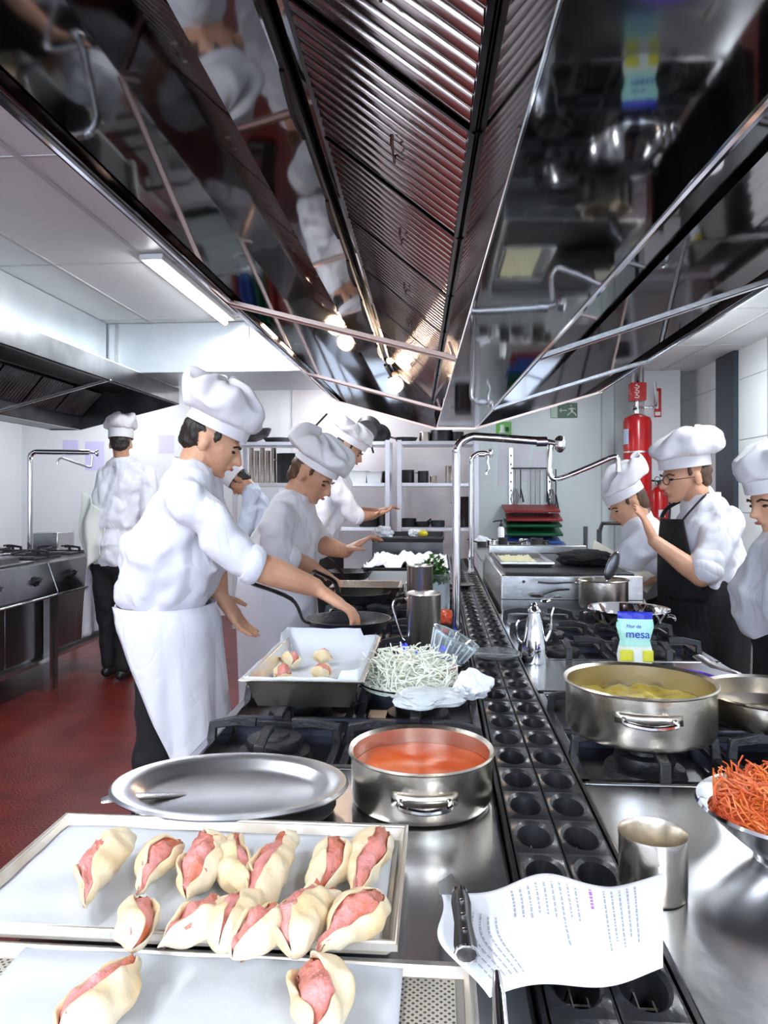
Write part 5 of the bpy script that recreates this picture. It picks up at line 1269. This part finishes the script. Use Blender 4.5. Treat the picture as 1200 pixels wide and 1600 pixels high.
# D: bending cook far behind
D=6.3
J=dict(head=P(374,752,D),neck=P(392,764,D),pel=P(420,860,D),shR=P(396,775,D+.17),shL=P(394,775,D-.17),
 elR=P(380,830,D+.2),wrR=P(360,850,D+.1),elL=P(382,828,D-.2),wrL=P(362,850,D-.1))
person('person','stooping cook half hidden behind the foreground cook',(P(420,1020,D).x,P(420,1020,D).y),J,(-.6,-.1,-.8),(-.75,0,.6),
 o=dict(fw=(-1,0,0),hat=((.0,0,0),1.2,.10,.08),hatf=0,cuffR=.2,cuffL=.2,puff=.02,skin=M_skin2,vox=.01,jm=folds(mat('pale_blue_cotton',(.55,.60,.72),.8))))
# E: cook seen from behind, far left
D=5.45
J=dict(head=P(189,693,D),neck=P(192,722,D),pel=P(178,880,D),shR=P(228,742,D-.02),shL=P(163,742,D+.02),
 elR=P(236,820,D-.05),wrR=P(222,870,D+.25),elL=P(152,810,D-.03),wrL=P(140,828,D+.25),ftR=P(192,1050,D-.1),ftL=P(170,1046,D))
person('person','cook seen from behind by the left cooking line with a towel',(P(180,1050,D).x,P(180,1050,D).y),J,(-.25,.93,-.1),(0,0,1),
 o=dict(fw=(-.2,1,0),hat=((0,0,0),1.38,.11,.07),hatf=.0,cuffR=.2,cuffL=.3,puff=.01,apron=(M_wcloth,1.0,.30,3.3,.19,.16,.1),apc=(0,-.03),hair=M_hair,skin=M_skin2,vox=.009,handL=((-.3,.6,-.1),(0,0,-1),.8)))
p=P(140,800,5.4)
def towel(u,v):
    a=P(132,765,5.3);b=P(160,835,5.3);c=P(118,845,5.3);e=P(128,893,5.3)
    q=(P(128,768,5.35)*(1-u)+P(160,800,5.30)*u)*(1-v)+(P(136,892,5.35)*(1-u)+P(158,868,5.30)*u)*v
    q.x+=-.05*math.sin(PI*v)*(1-u)+.01*math.sin(v*9+u*4); q.y+=.04*math.sin(u*8+v*2); return q
o=obj('kitchen_towel',grid(NB(),towel,20,24),mat('cream_towel',(.70,.72,.66),.9,bump=.2,bs=60),solid=.006); tag(o,'cream kitchen towel hanging from the arm of the far left cook','towel')
# F: small cook on the right
D=3.5
J=dict(head=P(980,786,D),neck=P(998,816,D),pel=P(1045,930,D),shR=P(1012,842,D+.15),shL=P(1010,846,D-.15),
 elR=P(985,880,D+.2),wrR=P(960,905,D+.1),elL=P(975,880,D-.16),wrL=P(925,905,D-.12))
person('person','small cook in white bending over the saucepan on the right',(P(1050,1190,D).x,P(1050,1190,D).y),J,(-.82,-.12,-.45),(-.25,0,1),
 o=dict(fw=(-1,0,0),hat=((.14,0,-.065),1.22,.15,.045),hatf=-.02,cuffR=.1,cuffL=.3,puff=.02,hair=M_hairb,hs=.92,handL=((-.25,0,.03),(0,0,-1),.7),vox=.0075,hl=1.2))
q=P(975,872,3.30)
t=thing('cream_board','cream cutting board held tilted between the small cook and the saucepan','board',tuple(P(928,845,3.42)))
aa=P(928,845,3.42); pts=[P(928,845,3.42),P(1030,905,3.30),P(1012,925,3.2),P(922,868,3.3)]
bm=NB(); quad(bm,[p_-aa for p_ in pts]); obj('board_body',bm,M_cream,t,solid=.012,smooth=False)
# G: cook with glasses and black apron
D=3.05
J=dict(head=P(1070,744,D),neck=P(1097,782,D),pel=P(1105,930,D),shR=P(1090,812,D+.14),shL=P(1132,816,D-.14),
 elR=P(1080,890,D+.2),wrR=P(1045,900,D+.2),elL=P(1096,902,D-.20),wrL=P(1022,845,D-.14),ftR=P(1105,1280,D+.1),ftL=P(1095,1280,D-.1))
t,g,(s,f,u)=person('person','cook with glasses and black bib apron raising a hand to her mouth',(P(1105,1280,D).x,P(1105,1280,D).y),J,(-.93,-.22,-.12),(-.1,0,1),
 o=dict(fw=(-1,0,0),hat=((.065,0,-.01),1.48,.115,.045),hatf=.02,cuffR=.1,cuffL=-.15,puff=.03,hair=M_hairb,apron=(M_bcloth,1.02,.35,4.9,.19,.18,.12),apc=(.06,0),bib=M_bcloth,handL=((-.25,-.02,.55),(-.7,.3,-.2),.35),vox=.0065))
gl=thing('glasses','thin metal glasses worn by the cook in the black apron','glasses',tuple(g['head']+f*.10))
bm=NB(); hc=f*.0
for q in (-1,1):
    cc=s*q*.033+f*.004+u*-.006; tube(bm,[cc+s*.024*math.cos(a*PI/8)+u*.018*math.sin(a*PI/8) for a in range(17)],.0016,5)
    tube(bm,[cc+s*q*.024,cc+s*q*.045-f*.02,cc+s*q*.046-f*.10],.0016,5)
tube(bm,[s*.009+u*-.004+f*.006,-s*.009+u*-.004+f*.006],.0014,5); obj('frame',bm,M_dk,gl)
# H: cook at the right edge
D=2.45
J=dict(head=P(1216,778,D),neck=P(1236,828,D),pel=P(1225,985,D),shR=P(1225,870,D+.18),shL=P(1235,872,D-.18),
 elR=P(1200,960,D+.2),wrR=P(1230,985,D+.2),elL=P(1230,960,D-.22),wrL=P(1250,1000,D-.2))
person('person','cook in white cut off by the right edge of the picture',(P(1225,1400,D).x,P(1225,1400,D).y),J,(-.9,-.25,-.25),(-.1,0,1),
 o=dict(fw=(-1,0,0),hat=((.04,0,0),1.4,.11,.045),hatf=.05,cuffR=.3,cuffL=.3,puff=.04,hair=M_hair,vox=.008))
